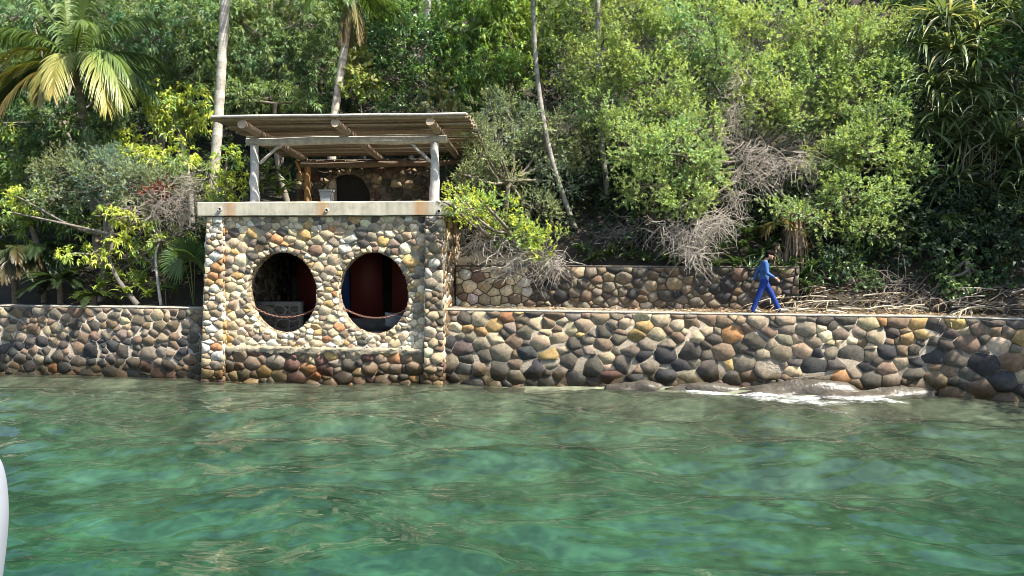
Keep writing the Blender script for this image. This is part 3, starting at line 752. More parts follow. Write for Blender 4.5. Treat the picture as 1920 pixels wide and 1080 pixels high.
def rwcol(x, z, r):
    lit = 7.5 < x < 11.2  # sunny stretch: more tan and cream stones, sunlight put into their colour
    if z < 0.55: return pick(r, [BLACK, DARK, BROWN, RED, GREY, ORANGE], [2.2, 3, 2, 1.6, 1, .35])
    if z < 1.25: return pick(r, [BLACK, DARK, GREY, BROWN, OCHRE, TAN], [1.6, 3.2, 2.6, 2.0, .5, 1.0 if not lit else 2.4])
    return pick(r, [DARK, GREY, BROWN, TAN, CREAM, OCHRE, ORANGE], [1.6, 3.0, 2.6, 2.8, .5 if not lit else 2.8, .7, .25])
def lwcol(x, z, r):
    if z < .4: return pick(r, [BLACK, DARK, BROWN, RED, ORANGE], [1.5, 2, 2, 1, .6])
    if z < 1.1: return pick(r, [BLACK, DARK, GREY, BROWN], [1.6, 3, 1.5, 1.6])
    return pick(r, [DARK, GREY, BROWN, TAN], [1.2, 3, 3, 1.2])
rngw = np.random.default_rng(31)
rp = [p for p in SWP if p[0] > -2]; rp = [(B(7.1, .25, 0)[0], sw(B(7.1, .25, 0)[0]))] + [p for p in rp if p[0] > -1][:-1] + [(17.5, float(sw(17.5)))]
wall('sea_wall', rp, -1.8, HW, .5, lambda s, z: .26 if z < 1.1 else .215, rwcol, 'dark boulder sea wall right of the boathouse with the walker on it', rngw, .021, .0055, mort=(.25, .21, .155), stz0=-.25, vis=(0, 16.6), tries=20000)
lp = [(-22.0, float(sw(-22))), SWP[1], (-9.0, 22.93)]
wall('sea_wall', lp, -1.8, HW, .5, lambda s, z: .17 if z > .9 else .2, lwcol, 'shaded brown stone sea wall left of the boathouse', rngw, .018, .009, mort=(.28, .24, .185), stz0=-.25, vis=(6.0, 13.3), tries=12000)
# footing along the left wall
# terrace wall behind the walkway
tp = [(x, float(sw(x)) + 1.55) for x in (-1.75, 1, 4, 8.2)]
wall('terrace_wall', tp, 1.9, 3.38, .4, lambda s, z: .17, lambda x, z, r: pick(r, [BLACK, DARK, GREY, BROWN, TAN], [1, 2.2, 2.4, 2.2, .8]) * .8 if x > .5 else pick(r, [CREAM, TAN, BROWN, PALE], [2, 3, 1.6, 1]), 'low rubble retaining wall behind the walkway', rngw, .05, .012, mort=(.15, .13, .10), cap=(.10, .085, .065), bat=.0, capz=.04, tries=9000)  # pale sunlit left end, darker beyond: shade put into the stone colours
# walkway deck
mb = MB(); xs = np.linspace(-1.9, 17.5, 60); V = []
for x in xs: V += [(x, sw(x) + .45, 2.10 + rngw.normal(0, .006)), (x, sw(x) + 1.7, 2.11 + rngw.normal(0, .01))]
mb.add(V, [[2 * i, 2 * i + 2, 2 * i + 3, 2 * i + 1] for i in range(59)], (.22, .18, .13)); tag(mb.build('walkway', M_MORTAR), kind='structure')
# stone slab gate-pier by the side wall
def gate_pier(px0, px1, y, ztop, label):
    x0 = W(px0, 500, y)[0]; x1 = W(px1, 500, y)[0]
    e = empty('stone_pier', ((x0 + x1) / 2, y, 2.1)); tag(e, label, 'pier'); mb = MB()
    box(mb, (x0, y, 2.0), (x1, y + .5, ztop), (.46, .36, .23)); core = mb.build('mortar_core', M_MORTAR, e)
    rc = (x0, x1, 2.1, ztop); sd, rr = seeds(rngw, rc, lambda a, b_: .12, None, None, 1500)
    st = lay(power_cells(sd, rr ** 2 * .45, rc), lambda s, z, h: np.array([s, y - h, z]), .05, .01, rngw, lambda a, b_, r: pick(r, [CREAM, TAN, OCHRE], [2, 3, 1]))
    rc = (y, y + .5, 2.1, ztop); sd, rr = seeds(rngw, rc, lambda a, b_: .12, None, None, 1500)
    st += lay(power_cells(sd, rr ** 2 * .45, rc), lambda s, z, h: np.array([x1 + h, s, z]), .05, .01, rngw, lambda a, b_, r: pick(r, [CREAM, TAN, OCHRE], [2, 3, 1]))
    place_stones([(*q, core) for q in st], None, 300, e)
gate_pier(880, 905, 25.4, 3.95, 'sunlit tan stone pier between the boathouse side and the terrace wall')

# ------------------------------------------------------------------ shore rocks and foam
M_ROCK = mat_col('wet_rock', .32, .5, 2.6, .5, .04, wet=False)
def rock(name, c, rx, ry, rz_, seed, label, col=(.16, .14, .115)):
    rg = np.random.default_rng(seed); nu, nv_ = 30, 14; V = []
    ph = rg.uniform(0, 6, 8)
    for j in range(nv_ + 1):
        b_ = -PI / 2 + PI * j / nv_
        for i in range(nu):
            a = 2 * PI * i / nu; d = np.array([math.cos(a) * math.cos(b_), math.sin(a) * math.cos(b_), math.sin(b_)])
            k = 1 + .16 * math.sin(3 * d[0] + ph[0] + 2 * d[2]) + .10 * math.sin(5 * d[1] + 4 * d[0] + ph[1]) + .07 * math.sin(9 * d[0] + ph[2]) * math.cos(7 * d[2] + ph[3]) + .05 * math.sin(13 * d[0] + 11 * d[1] + ph[4]) * math.sin(15 * d[1] + ph[5]) + .045 * rg.normal()
            V.append(np.array(c) + d * k * np.array([rx, ry, rz_]))
    F_ = [[j * nu + i, j * nu + (i + 1) % nu, (j + 1) * nu + (i + 1) % nu, (j + 1) * nu + i] for j in range(nv_) for i in range(nu)]
    mb = MB(); mb.add(V, F_, col); tag(mb.build(name, M_ROCK, None, True, base=(c[0], c[1], c[2] - rz_)), label, 'rock', 'wet rocks at the foot of the sea wall')
for i, (px, yy, zc, rx, ry, rz_, lab) in enumerate((
    (1195, 21.2, -.02, .75, .35, .26, 'small rounded wet rock at the left end of the rock shelf'),
    (1330, 20.95, -.04, 1.35, .38, .27, 'low grey rock shelf left of the walker'),
    (1505, 20.5, -.05, 1.7, .45, .42, 'broad tan rock shelf below the walker with foam at its edge'),
    (1650, 20.2, -.08, 1.6, .42, .32, 'long flat grey rock shelf right of the walker'))):
    p = W(px, 700, yy); rock('shore_rock', (p[0], yy, zc), rx, ry, rz_, 40 + i, lab, (.07, .06, .046))
def foam():
    m, n, l, bs = new_mat('foam'); g = n.new('ShaderNodeNewGeometry')
    t = noise(n, l, 6, 7, g.outputs['Position'], .8); a = n.new('ShaderNodeAttribute'); a.attribute_name = 'col'
    ad = n.new('ShaderNodeMath'); ad.operation = 'MULTIPLY'; l.new(t.outputs[0], ad.inputs[0]); l.new(a.outputs['Fac'], ad.inputs[1])
    r = ramp(n, l, ad.outputs[0], [(.31, (0, 0, 0)), (.68, (1, 1, 1))])
    bs.inputs['Base Color'].default_value = (.85, .87, .86, 1); bs.inputs['Roughness'].default_value = .7
    l.new(r.outputs[0], bs.inputs['Alpha'])
    return m
M_FOAM = foam()
def foam_strip(name, line, wd, seed, label, hump=.05):
    rg = np.random.default_rng(seed); P = spline(line, 70); mb = MB(); V = []; F_ = []; C = []; nw = 9
    lw_ = np.interp(np.arange(70), np.linspace(0, 69, 16), rg.uniform(.45, 1.15, 16)); sh_ = np.interp(np.arange(70), np.linspace(0, 69, 14), rg.uniform(-.35, .35, 14))
    for i, p in enumerate(P):
        e = min(i, len(P) - 1 - i) / len(P) * 2
        for j in range(nw):
            q = j / (nw - 1) - .5
            z = .035 + hump * max(0, 1 - abs(q) * 2.4) * (.6 + .6 * rg.random()) * min(1, e * 3)
            V.append((p[0], p[1] + sh_[i] * wd * .5 + q * wd * (.5 + min(1, e * 3) * .6), z))
    for i in range(len(P) - 1):
        for j in range(nw - 1):
            F_.append([i * nw + j, (i + 1) * nw + j, (i + 1) * nw + j + 1, i * nw + j + 1]); q = 1 - abs((j + .5) / (nw - 1) - .5) * 2; C.append(np.ones(3) * min(1.0, .3 + q * .8) * (.35 + .65 * lw_[i]) * min(1, .4 + 4 * min(i, 69 - i) / 69))
    mb.add(V, F_, np.array(C)); tag(mb.build(name, M_FOAM, None, True), label, 'foam', kind='stuff')
def gl_(px, py): 
    a = (px - 960) / F_PX; b_ = (540 - py) / F_PX
    ray = np.array([a, math.cos(PITCH) + b_ * math.sin(PITCH), -math.sin(PITCH) + b_ * math.cos(PITCH)]); return CAM + ray * (-CAM[2] / ray[2])
foam_strip('foam', [gl_(1240, 735), gl_(1330, 741), gl_(1440, 747), gl_(1540, 752), gl_(1640, 754), gl_(1710, 757)], 1.5, 3, 'white foam washing round the rock shelf', .07)
foam_strip('foam', [gl_(1380, 748), gl_(1450, 752), gl_(1540, 757), gl_(1610, 757)], 1.1, 8, 'thin lacy foam spreading in front of the rock shelf', .02)

# ------------------------------------------------------------------ vegetation
UP = np.array([0, 0, 1.0]); LEAF_GAIN = np.array([2.05, 1.95, 2.7])
def rand_dirs(rng, n):
    return nrm(rng.normal(0, 1, (n, 3)))
SPEC = dict(   # clumps per m2, clump radius, sprigs per clump, leaves per sprig, leaf length, width, droop, spread
    mango=dict(cd=5.5, cr=.30, ns=4, n=9, L=.24, W=.058, droop=.55, spread=1.15, sl=.10, up=.35),
    small=dict(cd=8.5, cr=.26, ns=8, n=9, L=.088, W=.046, droop=.1, spread=.85, sl=.16, up=.35),
    fine=dict(cd=9, cr=.24, ns=8, n=10, L=.070, W=.034, droop=.1, spread=.8, sl=.18, up=.3),
    round=dict(cd=7, cr=.26, ns=5, n=8, L=.12, W=.075, droop=.15, spread=.95, sl=.14, up=.4),
    far=dict(cd=3.2, cr=.45, ns=5, n=7, L=.30, W=.11, droop=.4, spread=1.0, sl=.2, up=.3),
)
def crown(mb, tw, lobes, sp, rng, col, new=None, pnew=.15, dens=1.0, gap=.22, limb_from=None, size=1.0):
    q = SPEC[sp]
    cs, od, cr, lt = [], [], [], []
    for c, r in lobes:
        c = np.array(c, float); r = np.array(r, float)
        area = 4 * PI * (((r[0] * r[1]) ** 1.6 + (r[0] * r[2]) ** 1.6 + (r[1] * r[2]) ** 1.6) / 3) ** (1 / 1.6)
        n = max(5, int(area * q['cd'] * dens))
        d = rand_dirs(rng, n); d = d[(d[:, 2] > -.75) | (rng.random(n) < .4)]
        k = rng.uniform(.62, 1.06, (len(d), 1)); p = c + d * r * k
        nz = np.sin(p[:, 0] * 2.3 + 1.1 * np.sin(p[:, 2] * 2.0)) * np.sin(p[:, 2] * 2.6 + p[:, 1]) + .4 * np.sin(p[:, 0] * 5.1 + p[:, 2] * 4.3)
        keep = (nz > -1.0 + gap * 2) | (rng.random(len(d)) < .35)
        cs.append(p[keep]); od.append(nrm(d / r)[keep]); tg = rng.normal(0, .07); lt.append(np.repeat((np.exp(rng.normal(0, .13)) * np.array([1 + tg, 1.0, 1 - tg * 1.5]))[None], keep.sum(), 0))
        if tw is not None:
            pk = p[keep]; m_ = rng.random(len(pk)) < .5; pk = pk[m_]
            if len(pk):
                t = np.linspace(.25, 1, 4)[None, :, None]; PP = c + (pk - c)[:, None] * t + rng.normal(0, .05, (len(pk), 4, 3)); PP[:, :, 2] -= .12 * np.sin(np.linspace(0, PI, 4))
                tubes(tw, PP, np.linspace(.016, .005, 4)[None].repeat(len(pk), 0), 4, col=(.17, .145, .115))
            if limb_from is not None:
                lf = np.array(limb_from); PP = spline([lf, lf * .55 + c * .45 + np.array([0, 0, -.15]) + rng.normal(0, .12, 3), c, c + (c - lf) * .12], 8)
                tubes(tw, PP, np.linspace(.06, .018, 8), 6, col=(.19, .16, .125))
    cs = np.concatenate(cs); od = np.concatenate(od); lt = np.concatenate(lt); C = len(cs)
    cr = q['cr'] * rng.uniform(.6, 1.3, C) * size
    ns = q['ns']; N = C * ns
    ci = np.repeat(np.arange(C), ns)
    off = rand_dirs(rng, N); rad = rng.random(N) ** .45
    p = cs[ci] + off * (cr[ci] * rad)[:, None]
    ax = nrm(od[ci] * .55 + off * .75 + UP * q['up'] + rng.normal(0, .25, (N, 3)))
    isnew = (rng.random(C) < pnew)[ci] & (rng.random(N) < .8)
    cb = (np.exp(rng.normal(0, .16, C)))[ci]
    n = q['n']; M = N * n; si = np.repeat(np.arange(N), n)
    t = np.tile(np.arange(n) / n, N); rdv = rng.normal(0, 1, (M, 3)); A = ax[si]
    rad_ = nrm(rdv - A * (rdv * A).sum(1, keepdims=True))
    spr = q['spread'] * rng.uniform(.7, 1.2, M) * (1.25 - .6 * t)
    d = nrm(A * np.cos(spr)[:, None] + rad_ * np.sin(spr)[:, None])
    b = p[si] + A * (t * q['sl'] * size)[:, None]
    nn_ = nrm(A * .6 + UP * .5 + rng.normal(0, .35, (M, 3)))
    L = q['L'] * size * rng.uniform(.65, 1.2, M); Wd = q['W'] * size * rng.uniform(.75, 1.2, M)
    cc = np.array(col)[None] * lt[ci][si] * cb[si][:, None] * np.exp(rng.normal(0, .14, (M, 1))) * (1 + rng.normal(0, .06, (M, 3)))
    if new is not None:
        m_ = isnew[si] & (t > .1); cc[m_] = np.array(new)[None] * np.exp(rng.normal(0, .14, (m_.sum(), 1)))
    leaves(mb, b, d, nn_, L, Wd, np.clip(cc * LEAF_GAIN, .004, .6), q['droop'] * rng.uniform(.5, 1.4, M))
def lobe(px, py, y, rx, ry, deep=.8):
    k = sc(y); return (W(px, py, y), (rx * k, max(rx, ry) * k * deep, ry * k))
def trunk_path(pts): return np.array([W(a, b_, y) for a, b_, y in pts])
def ring_trunk(mb, P, r0, r1, col, K=40, sides=10, ringy=.04):
    P = spline(P, K); t = np.linspace(0, 1, K); r = (r0 + (r1 - r0) * t) * (1 + ringy * np.sin(np.arange(K) * 2.4))
    tubes(mb, P, r, sides, np.array(col)[None]); mb.c[-1] = np.repeat(np.clip(1 + .18 * np.sin(np.arange(K - 1) * 2.4) + .1 * np.sin(np.arange(K - 1) * .7), .6, 1.4), sides)[:, None] * np.array(col)[None]
def tree(name, label, cat, lobes, sp, seed, col, new=None, pnew=.15, dens=1.0, gap=.22, trunk=None, tr=.12, bark=(.20, .17, .135), group=None, size=1.0, mat=None, tscale=.6):
    rng = np.random.default_rng(seed)
    c0 = np.mean([l_[0] for l_ in lobes], 0)
    if trunk is None:
        gx, gy = c0[0] + rng.normal(0, .3), c0[1] + .3; g = np.array([gx, gy, float(tz(gx, gy)) - .1]); low = min(l_[0][2] for l_ in lobes)
        top = np.array([c0[0], c0[1], max(g[2] + .5, (low + c0[2]) / 2)]); P = [g, (g + top) / 2 + rng.normal(0, .15, 3), top]
    else: P = trunk
    e = empty(name, P[0]); tag(e, label, cat, group)
    mb = MB(); tubes(mb, spline(P, 14), np.linspace(tr, tr * tscale, 14), 9, np.array(bark)); mb.build('trunk', M_BARK, e, smooth=True)
    lf = MB(); tw = MB(); crown(lf, tw, lobes, sp, rng, col, new, pnew, dens, gap, P[-1], size)
    tag(tw.build('branches', M_BARK, e), kind='stuff'); tag(lf.build('crown', mat or M_LEAF, e), kind=None)
    return e

# ---- palms
def frond(lf, rach, base, d0, L, droop, rng, col, leaf=.55, nleaf=46, wd=.035, tipcol=None, hang=.6, K=14, twist=0.0):
    """one pinnate frond: arching rachis, leaflets along both sides"""
    d0 = nrm(d0); P = [np.array(base, float)]; d = d0.copy()
    for k in range(K - 1):
        d = nrm(d + np.array([0, 0, -1.0]) * droop * (1.0 / K) * (0.6 + 1.2 * k / K)); P.append(P[-1] + d * L / (K - 1))
    P = np.array(P); tubes(rach, P, np.linspace(.032, .006, K) * (L / 3), 5, np.array(col) * .9 + np.array([.04, .03, 0]))
    t = np.linspace(.12, 1, nleaf); idx = t * (K - 1); i0 = np.minimum(idx.astype(int), K - 2); f = (idx - i0)[:, None]
    b = P[i0] * (1 - f) + P[i0 + 1] * f; T = nrm(P[i0 + 1] - P[i0])
    sd_ = nrm(np.cross(T, UP + np.array([.05, .03, 0]))); upv = np.cross(sd_, T)
    for s_ in (-1, 1):
        ang = .95 - .45 * t + rng.normal(0, .06, nleaf)
        d = nrm(T * np.cos(ang)[:, None] + s_ * sd_ * np.sin(ang)[:, None] + upv * (.22 + twist * s_) + rng.normal(0, .05, (nleaf, 3)))
        Lf = leaf * L / 3 * (np.sin(np.clip(t * 1.02, 0, 1) * PI * .82 + .35)) * rng.uniform(.85, 1.1, nleaf) + .08
        kk = np.linspace(0, 1, 5)[None, :, None]
        PP = b[:, None] + d[:, None] * Lf[:, None, None] * kk - UP * (hang * Lf[:, None, None] * kk ** 2 * rng.uniform(.6, 1.2, (nleaf, 1, 1)))
        Wd = wd * np.array([.6, 1, .95, .6, .06])[None] * rng.uniform(.8, 1.15, (nleaf, 1))
        cc = np.array(col)[None] * np.exp(rng.normal(0, .13, (nleaf, 1)))
        if tipcol is not None: cc = cc * (1 - t[:, None] ** 1.5) + np.array(tipcol)[None] * t[:, None] ** 1.5
        ribbons(lf, PP, Wd, np.broadcast_to(upv.mean(0) + UP * .3, (nleaf, 3)).copy(), cc)
G_P = (.095, .15, .04); G_PD = (.05, .09, .03); Y_P = (.24, .27, .075); Y_G = (.15, .215, .06); BR = (.20, .135, .07)
def coconut_palm():
    rng = np.random.default_rng(77); c = W(138, 118, 26.5); g = np.array([c[0] + .5, c[1] + .3, 0]); g[2] = tz(g[0], g[1]) - .1
    e = empty('coconut_palm', g); tag(e, 'coconut palm with yellowing drooping fronds at the upper left', 'palm tree')
    mb = MB(); ring_trunk(mb, [g, (g + c) / 2 + np.array([.15, 0, 0]), c], .17, .13, (.27, .235, .18)); mb.build('trunk', M_BARK, e, smooth=True)
    F_ = [  # (dx, dy, dz) start direction, length, droop, colour, tip colour
        ((-.9, -.3, .45), 2.7, 2.2, Y_P, (.40, .32, .10)), ((-1, .1, .35), 2.8, 1.9, Y_G, Y_P), ((-.85, -.35, .1), 2.6, 1.7, Y_P, (.36, .27, .10)),
        ((-.42, -.35, -.1), 2.9, 2.4, (.24, .21, .06), (.24, .16, .10)), ((-.1, -.45, .05), 1.8, 2.8, Y_P, (.36, .28, .08)), ((.12, -.5, .2), 2.2, 2.8, Y_P, (.36, .30, .09)), ((.42, -.4, .25), 2.9, 3.0, Y_G, (.36, .31, .09)),
        ((.6, -.4, .35), 2.8, 2.8, Y_G, Y_P), ((.85, -.4, .5), 2.4, 2.2, G_P, Y_G), ((.95, -.1, .15), 2.5, 1.5, G_PD, G_PD), ((.9, .3, .3), 2.5, 1.4, G_PD, G_PD),
        ((.6, .2, .95), 2.7, 1.4, G_P, G_P), ((.25, -.1, 1), 2.7, 1.0, G_P, Y_G), ((-.1, .1, 1), 2.8, .8, Y_G, Y_G), ((-.4, 0, .95), 2.8, 1.1, G_P, Y_G),
        ((-.75, .2, .75), 2.8, 1.4, G_P, G_P), ((-.6, -.4, .7), 2.5, 1.7, G_P, G_P), ((.4, -.5, .8), 2.3, 1.7, G_P, Y_G), ((.1, .7, .6), 2.6, 1.4, G_PD, G_PD),
        ((.75, .55, .55), 2.6, 1.3, G_PD, G_PD), ((-.7, .6, .4), 2.6, 1.4, G_PD, G_PD), ((-.9, -.1, -.05), 2.4, 1.4, G_PD, G_PD), ((.65, -.3, -.15), 2.3, 1.3, G_PD, G_PD)]
    for d, L, dr, cl, tc in F_:
        lf = MB(); ra = MB(); frond(lf, ra, c + rng.normal(0, .06, 3), np.array(d), L * 1.32, dr * .9, rng, cl, tipcol=tc, nleaf=70, leaf=.66, wd=.046, hang=.9)
        f = lf.build('frond', M_FROND, e); ra.build('rib', M_FROND, f)
    for k in range(7):   # green nuts
        a = rng.uniform(0, 6.3); p = c + np.array([math.cos(a) * .25, -abs(math.sin(a)) * .28, -.12 - .12 * rng.random()])
        aa = np.linspace(0, 1, 7); mb = MB(); tubes(mb, p + np.outer(aa - .5, [0.03, 0, .26]), .1 * np.sqrt(np.clip(1 - (2 * aa - 1) ** 2, .01, 1)), 8, (.16, .19, .04)); mb.build('coconut', M_LEAF_GLOSSY, e, smooth=True)
coconut_palm()
def tall_palm(pts, r0, r1, label, col, seed, nf=14, L=3.0, fcol=G_P, dead=0, extra=None):
    rng = np.random.default_rng(seed); P = trunk_path(pts); g = P[0].copy(); g[2] = tz(g[0], g[1]) - .15; P = np.concatenate([[g], P])
    e = empty('tall_palm', g); tag(e, label, 'palm tree'); mb = MB(); ring_trunk(mb, P, r0, r1, col, K=70); mb.build('trunk', M_BARK, e, smooth=True)
    c = P[-1]
    for k in range(nf):
        a = k * 2.4 + rng.normal(0, .2); el = rng.uniform(.0, 1.1); lf = MB(); ra = MB()
        frond(lf, ra, c, np.array([math.cos(a), math.sin(a), el]), L * rng.uniform(.85, 1.1), 1.6, rng, fcol, nleaf=34, leaf=.6, wd=.05); f = lf.build('frond', M_FROND, e); ra.build('rib', M_FROND, f)
    for k in range(dead):
        a = k * 1.9 + rng.normal(0, .3); lf = MB(); ra = MB()
        frond(lf, ra, c - UP * .1, np.array([math.cos(a) * .5, math.sin(a) * .5, -.8]), L * .7, 2.2, rng, (.13, .13, .05), tipcol=BR, nleaf=30, leaf=.5, wd=.04, hang=1); f = lf.build('dead_frond', M_DRY, e); ra.build('rib', M_DRY, f)
    return e
tall_palm([(398, 360, 26), (404, 300, 26), (414, 150, 26), (422, 0, 26), (428, -120, 26), (433, -200, 26)], .17, .14, 'tall pale ringed palm trunk rising just left of the pergola roof', (.40, .36, .29), 3)
tall_palm([(622, 260, 28.1), (628, 212, 28.1), (640, 130, 28.1), (651, 60, 28.1), (660, -15, 28.1)], .17, .12, 'slender leaning palm rising behind the middle of the pergola roof', (.42, .37, .29), 5, nf=12, L=2.5, dead=4)
tall_palm([(1092, 460, 25), (1068, 400, 25.1), (1035, 300, 25.1), (1015, 200, 25.5), (1003, 90, 26), (998, -60, 26), (996, -150, 26)], .085, .07, 'thin mottled palm trunk leaning left in front of the grey-green tree', (.22, .20, .165), 6, L=2.4)
tall_palm([(1148, 420, 26.3), (1135, 330, 26.3), (1126, 240, 26.3), (1122, 120, 26.3), (1120, -60, 26.3), (1118, -140, 26.3)], .10, .08, 'thin grey palm trunk half hidden at the left of the big tree', (.27, .25, .21), 7, L=2.4)
tall_palm([(792, 140, 31), (796, 80, 31), (803, 0, 31), (808, -90, 31), (810, -150, 31)], .15, .12, 'grey palm trunk between the round dark tree and the bright mango', (.30, .28, .24), 8)

# ---- broad-leaved trees of the slope, back to front
MG = (.036, .066, .018); MGN = (.085, .125, .026); YG = (.17, .215, .03); OL = (.065, .10, .028)
k_far = 'trees on the wooded slope'
tree('mango_tree', 'dark mango tree with drooping leaves right of the coconut palm', 'tree', [lobe(300, 70, 30, 75, 60), lobe(360, 40, 30, 60, 60), lobe(270, 15, 30.5, 70, 50), lobe(350, 130, 29.5, 60, 50), lobe(230, 90, 31, 50, 60), lobe(300, 145, 30, 45, 35), lobe(390, 100, 30, 40, 60)], 'mango', 101, (.060, .098, .030), MGN, .35, .9, trunk=None, group=k_far)
tree('mango_tree', 'broad dark mango tree right of the tall pale palm trunk', 'tree', [lobe(480, 60, 31, 70, 60), lobe(560, 40, 31, 60, 60), lobe(520, 120, 30.5, 70, 50), lobe(455, 130, 31, 50, 50), lobe(590, 120, 31, 45, 55), lobe(510, 0, 32, 80, 40), lobe(445, 30, 31, 40, 50)], 'mango', 102, (.062, .100, .032), (.10, .14, .035), .3, .9, group=k_far)
tree('mango_tree', 'low mango crown peeping over the left half of the pergola roof', 'tree', [lobe(450, 185, 28.4, 50, 30), lobe(520, 185, 28.6, 55, 28), lobe(575, 200, 28.8, 35, 20)], 'mango', 103, (.066, .108, .034), (.11, .15, .035), .3, 1.1, group=k_far)
tree('round_tree', 'dense dark green tree with small glossy leaves above the pergola roof', 'tree', [lobe(760, 90, 29, 60, 55), lobe(735, 150, 28.8, 50, 45), lobe(790, 160, 28.8, 45, 45), lobe(760, 195, 28.6, 55, 25), lobe(720, 90, 29.2, 40, 45), lobe(800, 80, 29.3, 35, 40), lobe(755, 40, 29.5, 50, 30)], 'round', 104, (.034, .070, .016), (.085, .14, .022), .22, 1.0, group=k_far, mat=M_LEAF_GLOSSY, size=.85)
tree('mango_tree', 'bright green mango tree right of the grey palm trunk', 'tree', [lobe(880, 60, 29.5, 60, 55), lobe(940, 50, 29.5, 60, 60), lobe(900, 130, 29, 65, 50), lobe(950, 150, 29, 50, 50), lobe(860, 170, 29, 45, 40), lobe(900, 0, 30, 80, 45), lobe(850, 110, 29.3, 40, 40)], 'mango', 105, (.070, .125, .024), (.13, .20, .03), .4, 1.15, group=k_far)
tree('hillside_tree', 'shadowy tree filling the gap behind the leaning palm', 'tree', [lobe(640, 60, 34, 60, 60), lobe(690, 10, 34, 60, 50), lobe(600, 0, 34, 60, 50), lobe(650, 150, 33, 50, 45)], 'mango', 106, (.040, .070, .020), YG, .12, .8, group=k_far)
tree('hillside_tree', 'yellow-green sunlit tree at the top between the bright mango and the big tree', 'tree', [lobe(1010, 40, 31, 60, 50), lobe(1050, 90, 30, 55, 50), lobe(1000, 110, 30, 45, 45), lobe(1100, 20, 31, 60, 45), lobe(970, 10, 31, 50, 40)], 'small', 107, (.065, .10, .025), YG, .2, .9, size=1.25, group=k_far)
tree('hillside_tree', 'dark leafy tree above and behind the coconut palm', 'tree', [lobe(60, 30, 32, 90, 60), lobe(170, 10, 33, 80, 50), lobe(20, 140, 31, 60, 60), lobe(220, 150, 30, 45, 50), lobe(100, 220, 30, 70, 50), lobe(20, 230, 29, 50, 50), lobe(150, 240, 25.7, 45, 30), lobe(95, 265, 25.8, 40, 25), lobe(200, 235, 26.3, 35, 30)], 'mango', 108, (.050, .088, .028), MGN, .2, .9, group=k_far)
tree('flush_tree', 'young mango with yellow-green new leaves left of the pergola roof', 'tree', [lobe(318, 205, 27, 38, 32), lobe(355, 195, 27, 35, 30), lobe(285, 180, 27.3, 25, 22), lobe(378, 225, 27, 25, 25), lobe(330, 240, 26.8, 30, 18)], 'mango', 109, (.10, .15, .03), (.24, .28, .035), .75, 1.2, bark=(.33, .30, .25))
tree('flush_tree', 'young mango with yellow-green leaves below the coconut palm', 'tree', [lobe(250, 275, 26, 30, 26), lobe(285, 300, 25.8, 32, 25), lobe(215, 290, 26, 24, 20), lobe(340, 300, 25.6, 28, 30)], 'mango', 110, (.11, .16, .03), (.23, .28, .035), .7, 1.1, bark=(.33, .30, .25))
tree('flush_tree', 'leafy yellow-green sapling between the pale palm trunk and the pergola post', 'tree', [lobe(425, 300, 25.2, 24, 22), lobe(440, 350, 25, 30, 28), lobe(410, 375, 24.8, 28, 22), lobe(395, 330, 25, 20, 30)], 'mango', 111, (.10, .15, .03), (.22, .28, .035), .7, 1.1, size=.85)
tree('grey_shrub', 'large blue-green small-leaved shrub under the coconut palm', 'shrub', [lobe(130, 325, 25, 55, 45), lobe(195, 330, 24.6, 65, 55), lobe(255, 350, 24.5, 50, 45), lobe(110, 360, 24.6, 50, 40), lobe(320, 345, 24.8, 45, 35), lobe(170, 300, 25.3, 45, 30)], 'fine', 112, (.085, .115, .055), (.13, .16, .05), .2, 1.1, size=1.1)
tree('hillside_tree', 'dim leafy shrub at the left edge above the sea wall', 'shrub', [lobe(25, 290, 26, 50, 45), lobe(50, 340, 26, 45, 40), lobe(10, 360, 26, 45, 40), lobe(75, 400, 25.2, 40, 24), lobe(140, 415, 25.0, 40, 22), lobe(15, 430, 25.4, 35, 25)], 'mango', 113, (.05, .085, .02), YG, .3, .9)
tree('grey_green_tree', 'grey-green small-leaved tree right of the pergola', 'tree', [lobe(960, 240, 26, 70, 60), lobe(920, 200, 26.2, 40, 30), lobe(895, 245, 24.0, 22, 30), lobe(905, 290, 24.0, 28, 25), lobe(935, 265, 24.4, 35, 35), lobe(880, 330, 23.8, 25, 18), lobe(1020, 260, 26, 60, 55), lobe(940, 320, 25.6, 65, 40), lobe(1040, 340, 25.6, 55, 45), lobe(900, 270, 25.6, 30, 40), lobe(1000, 390, 25.2, 55, 35), lobe(1090, 280, 26, 40, 50), lobe(900, 350, 25.0, 35, 25)], 'fine', 114, (.10, .125, .055), (.15, .18, .055), .2, .9, gap=.3, size=1.05)
tree('sprig_bush', 'bright lime sprigs on bare twigs overhanging the boathouse corner', 'shrub', [lobe(862, 374, 21.95, 22, 16), lobe(882, 396, 21.95, 28, 18), lobe(846, 386, 22.0, 12, 8), lobe(905, 380, 22.2, 28, 20), lobe(880, 385, 23.4, 40, 25), lobe(930, 400, 23.3, 40, 28), lobe(865, 360, 23.6, 25, 15), lobe(985, 440, 23.2, 40, 22), lobe(1030, 450, 23.2, 28, 18), lobe(1010, 480, 23.1, 26, 12), lobe(950, 440, 23.3, 30, 18)], 'small', 115, (.12, .17, .035), (.24, .29, .03), .5, .8, gap=.3, trunk=np.array([W(1000, 520, 24.2), W(990, 480, 24), W(960, 440, 23.7)]), tr=.05)
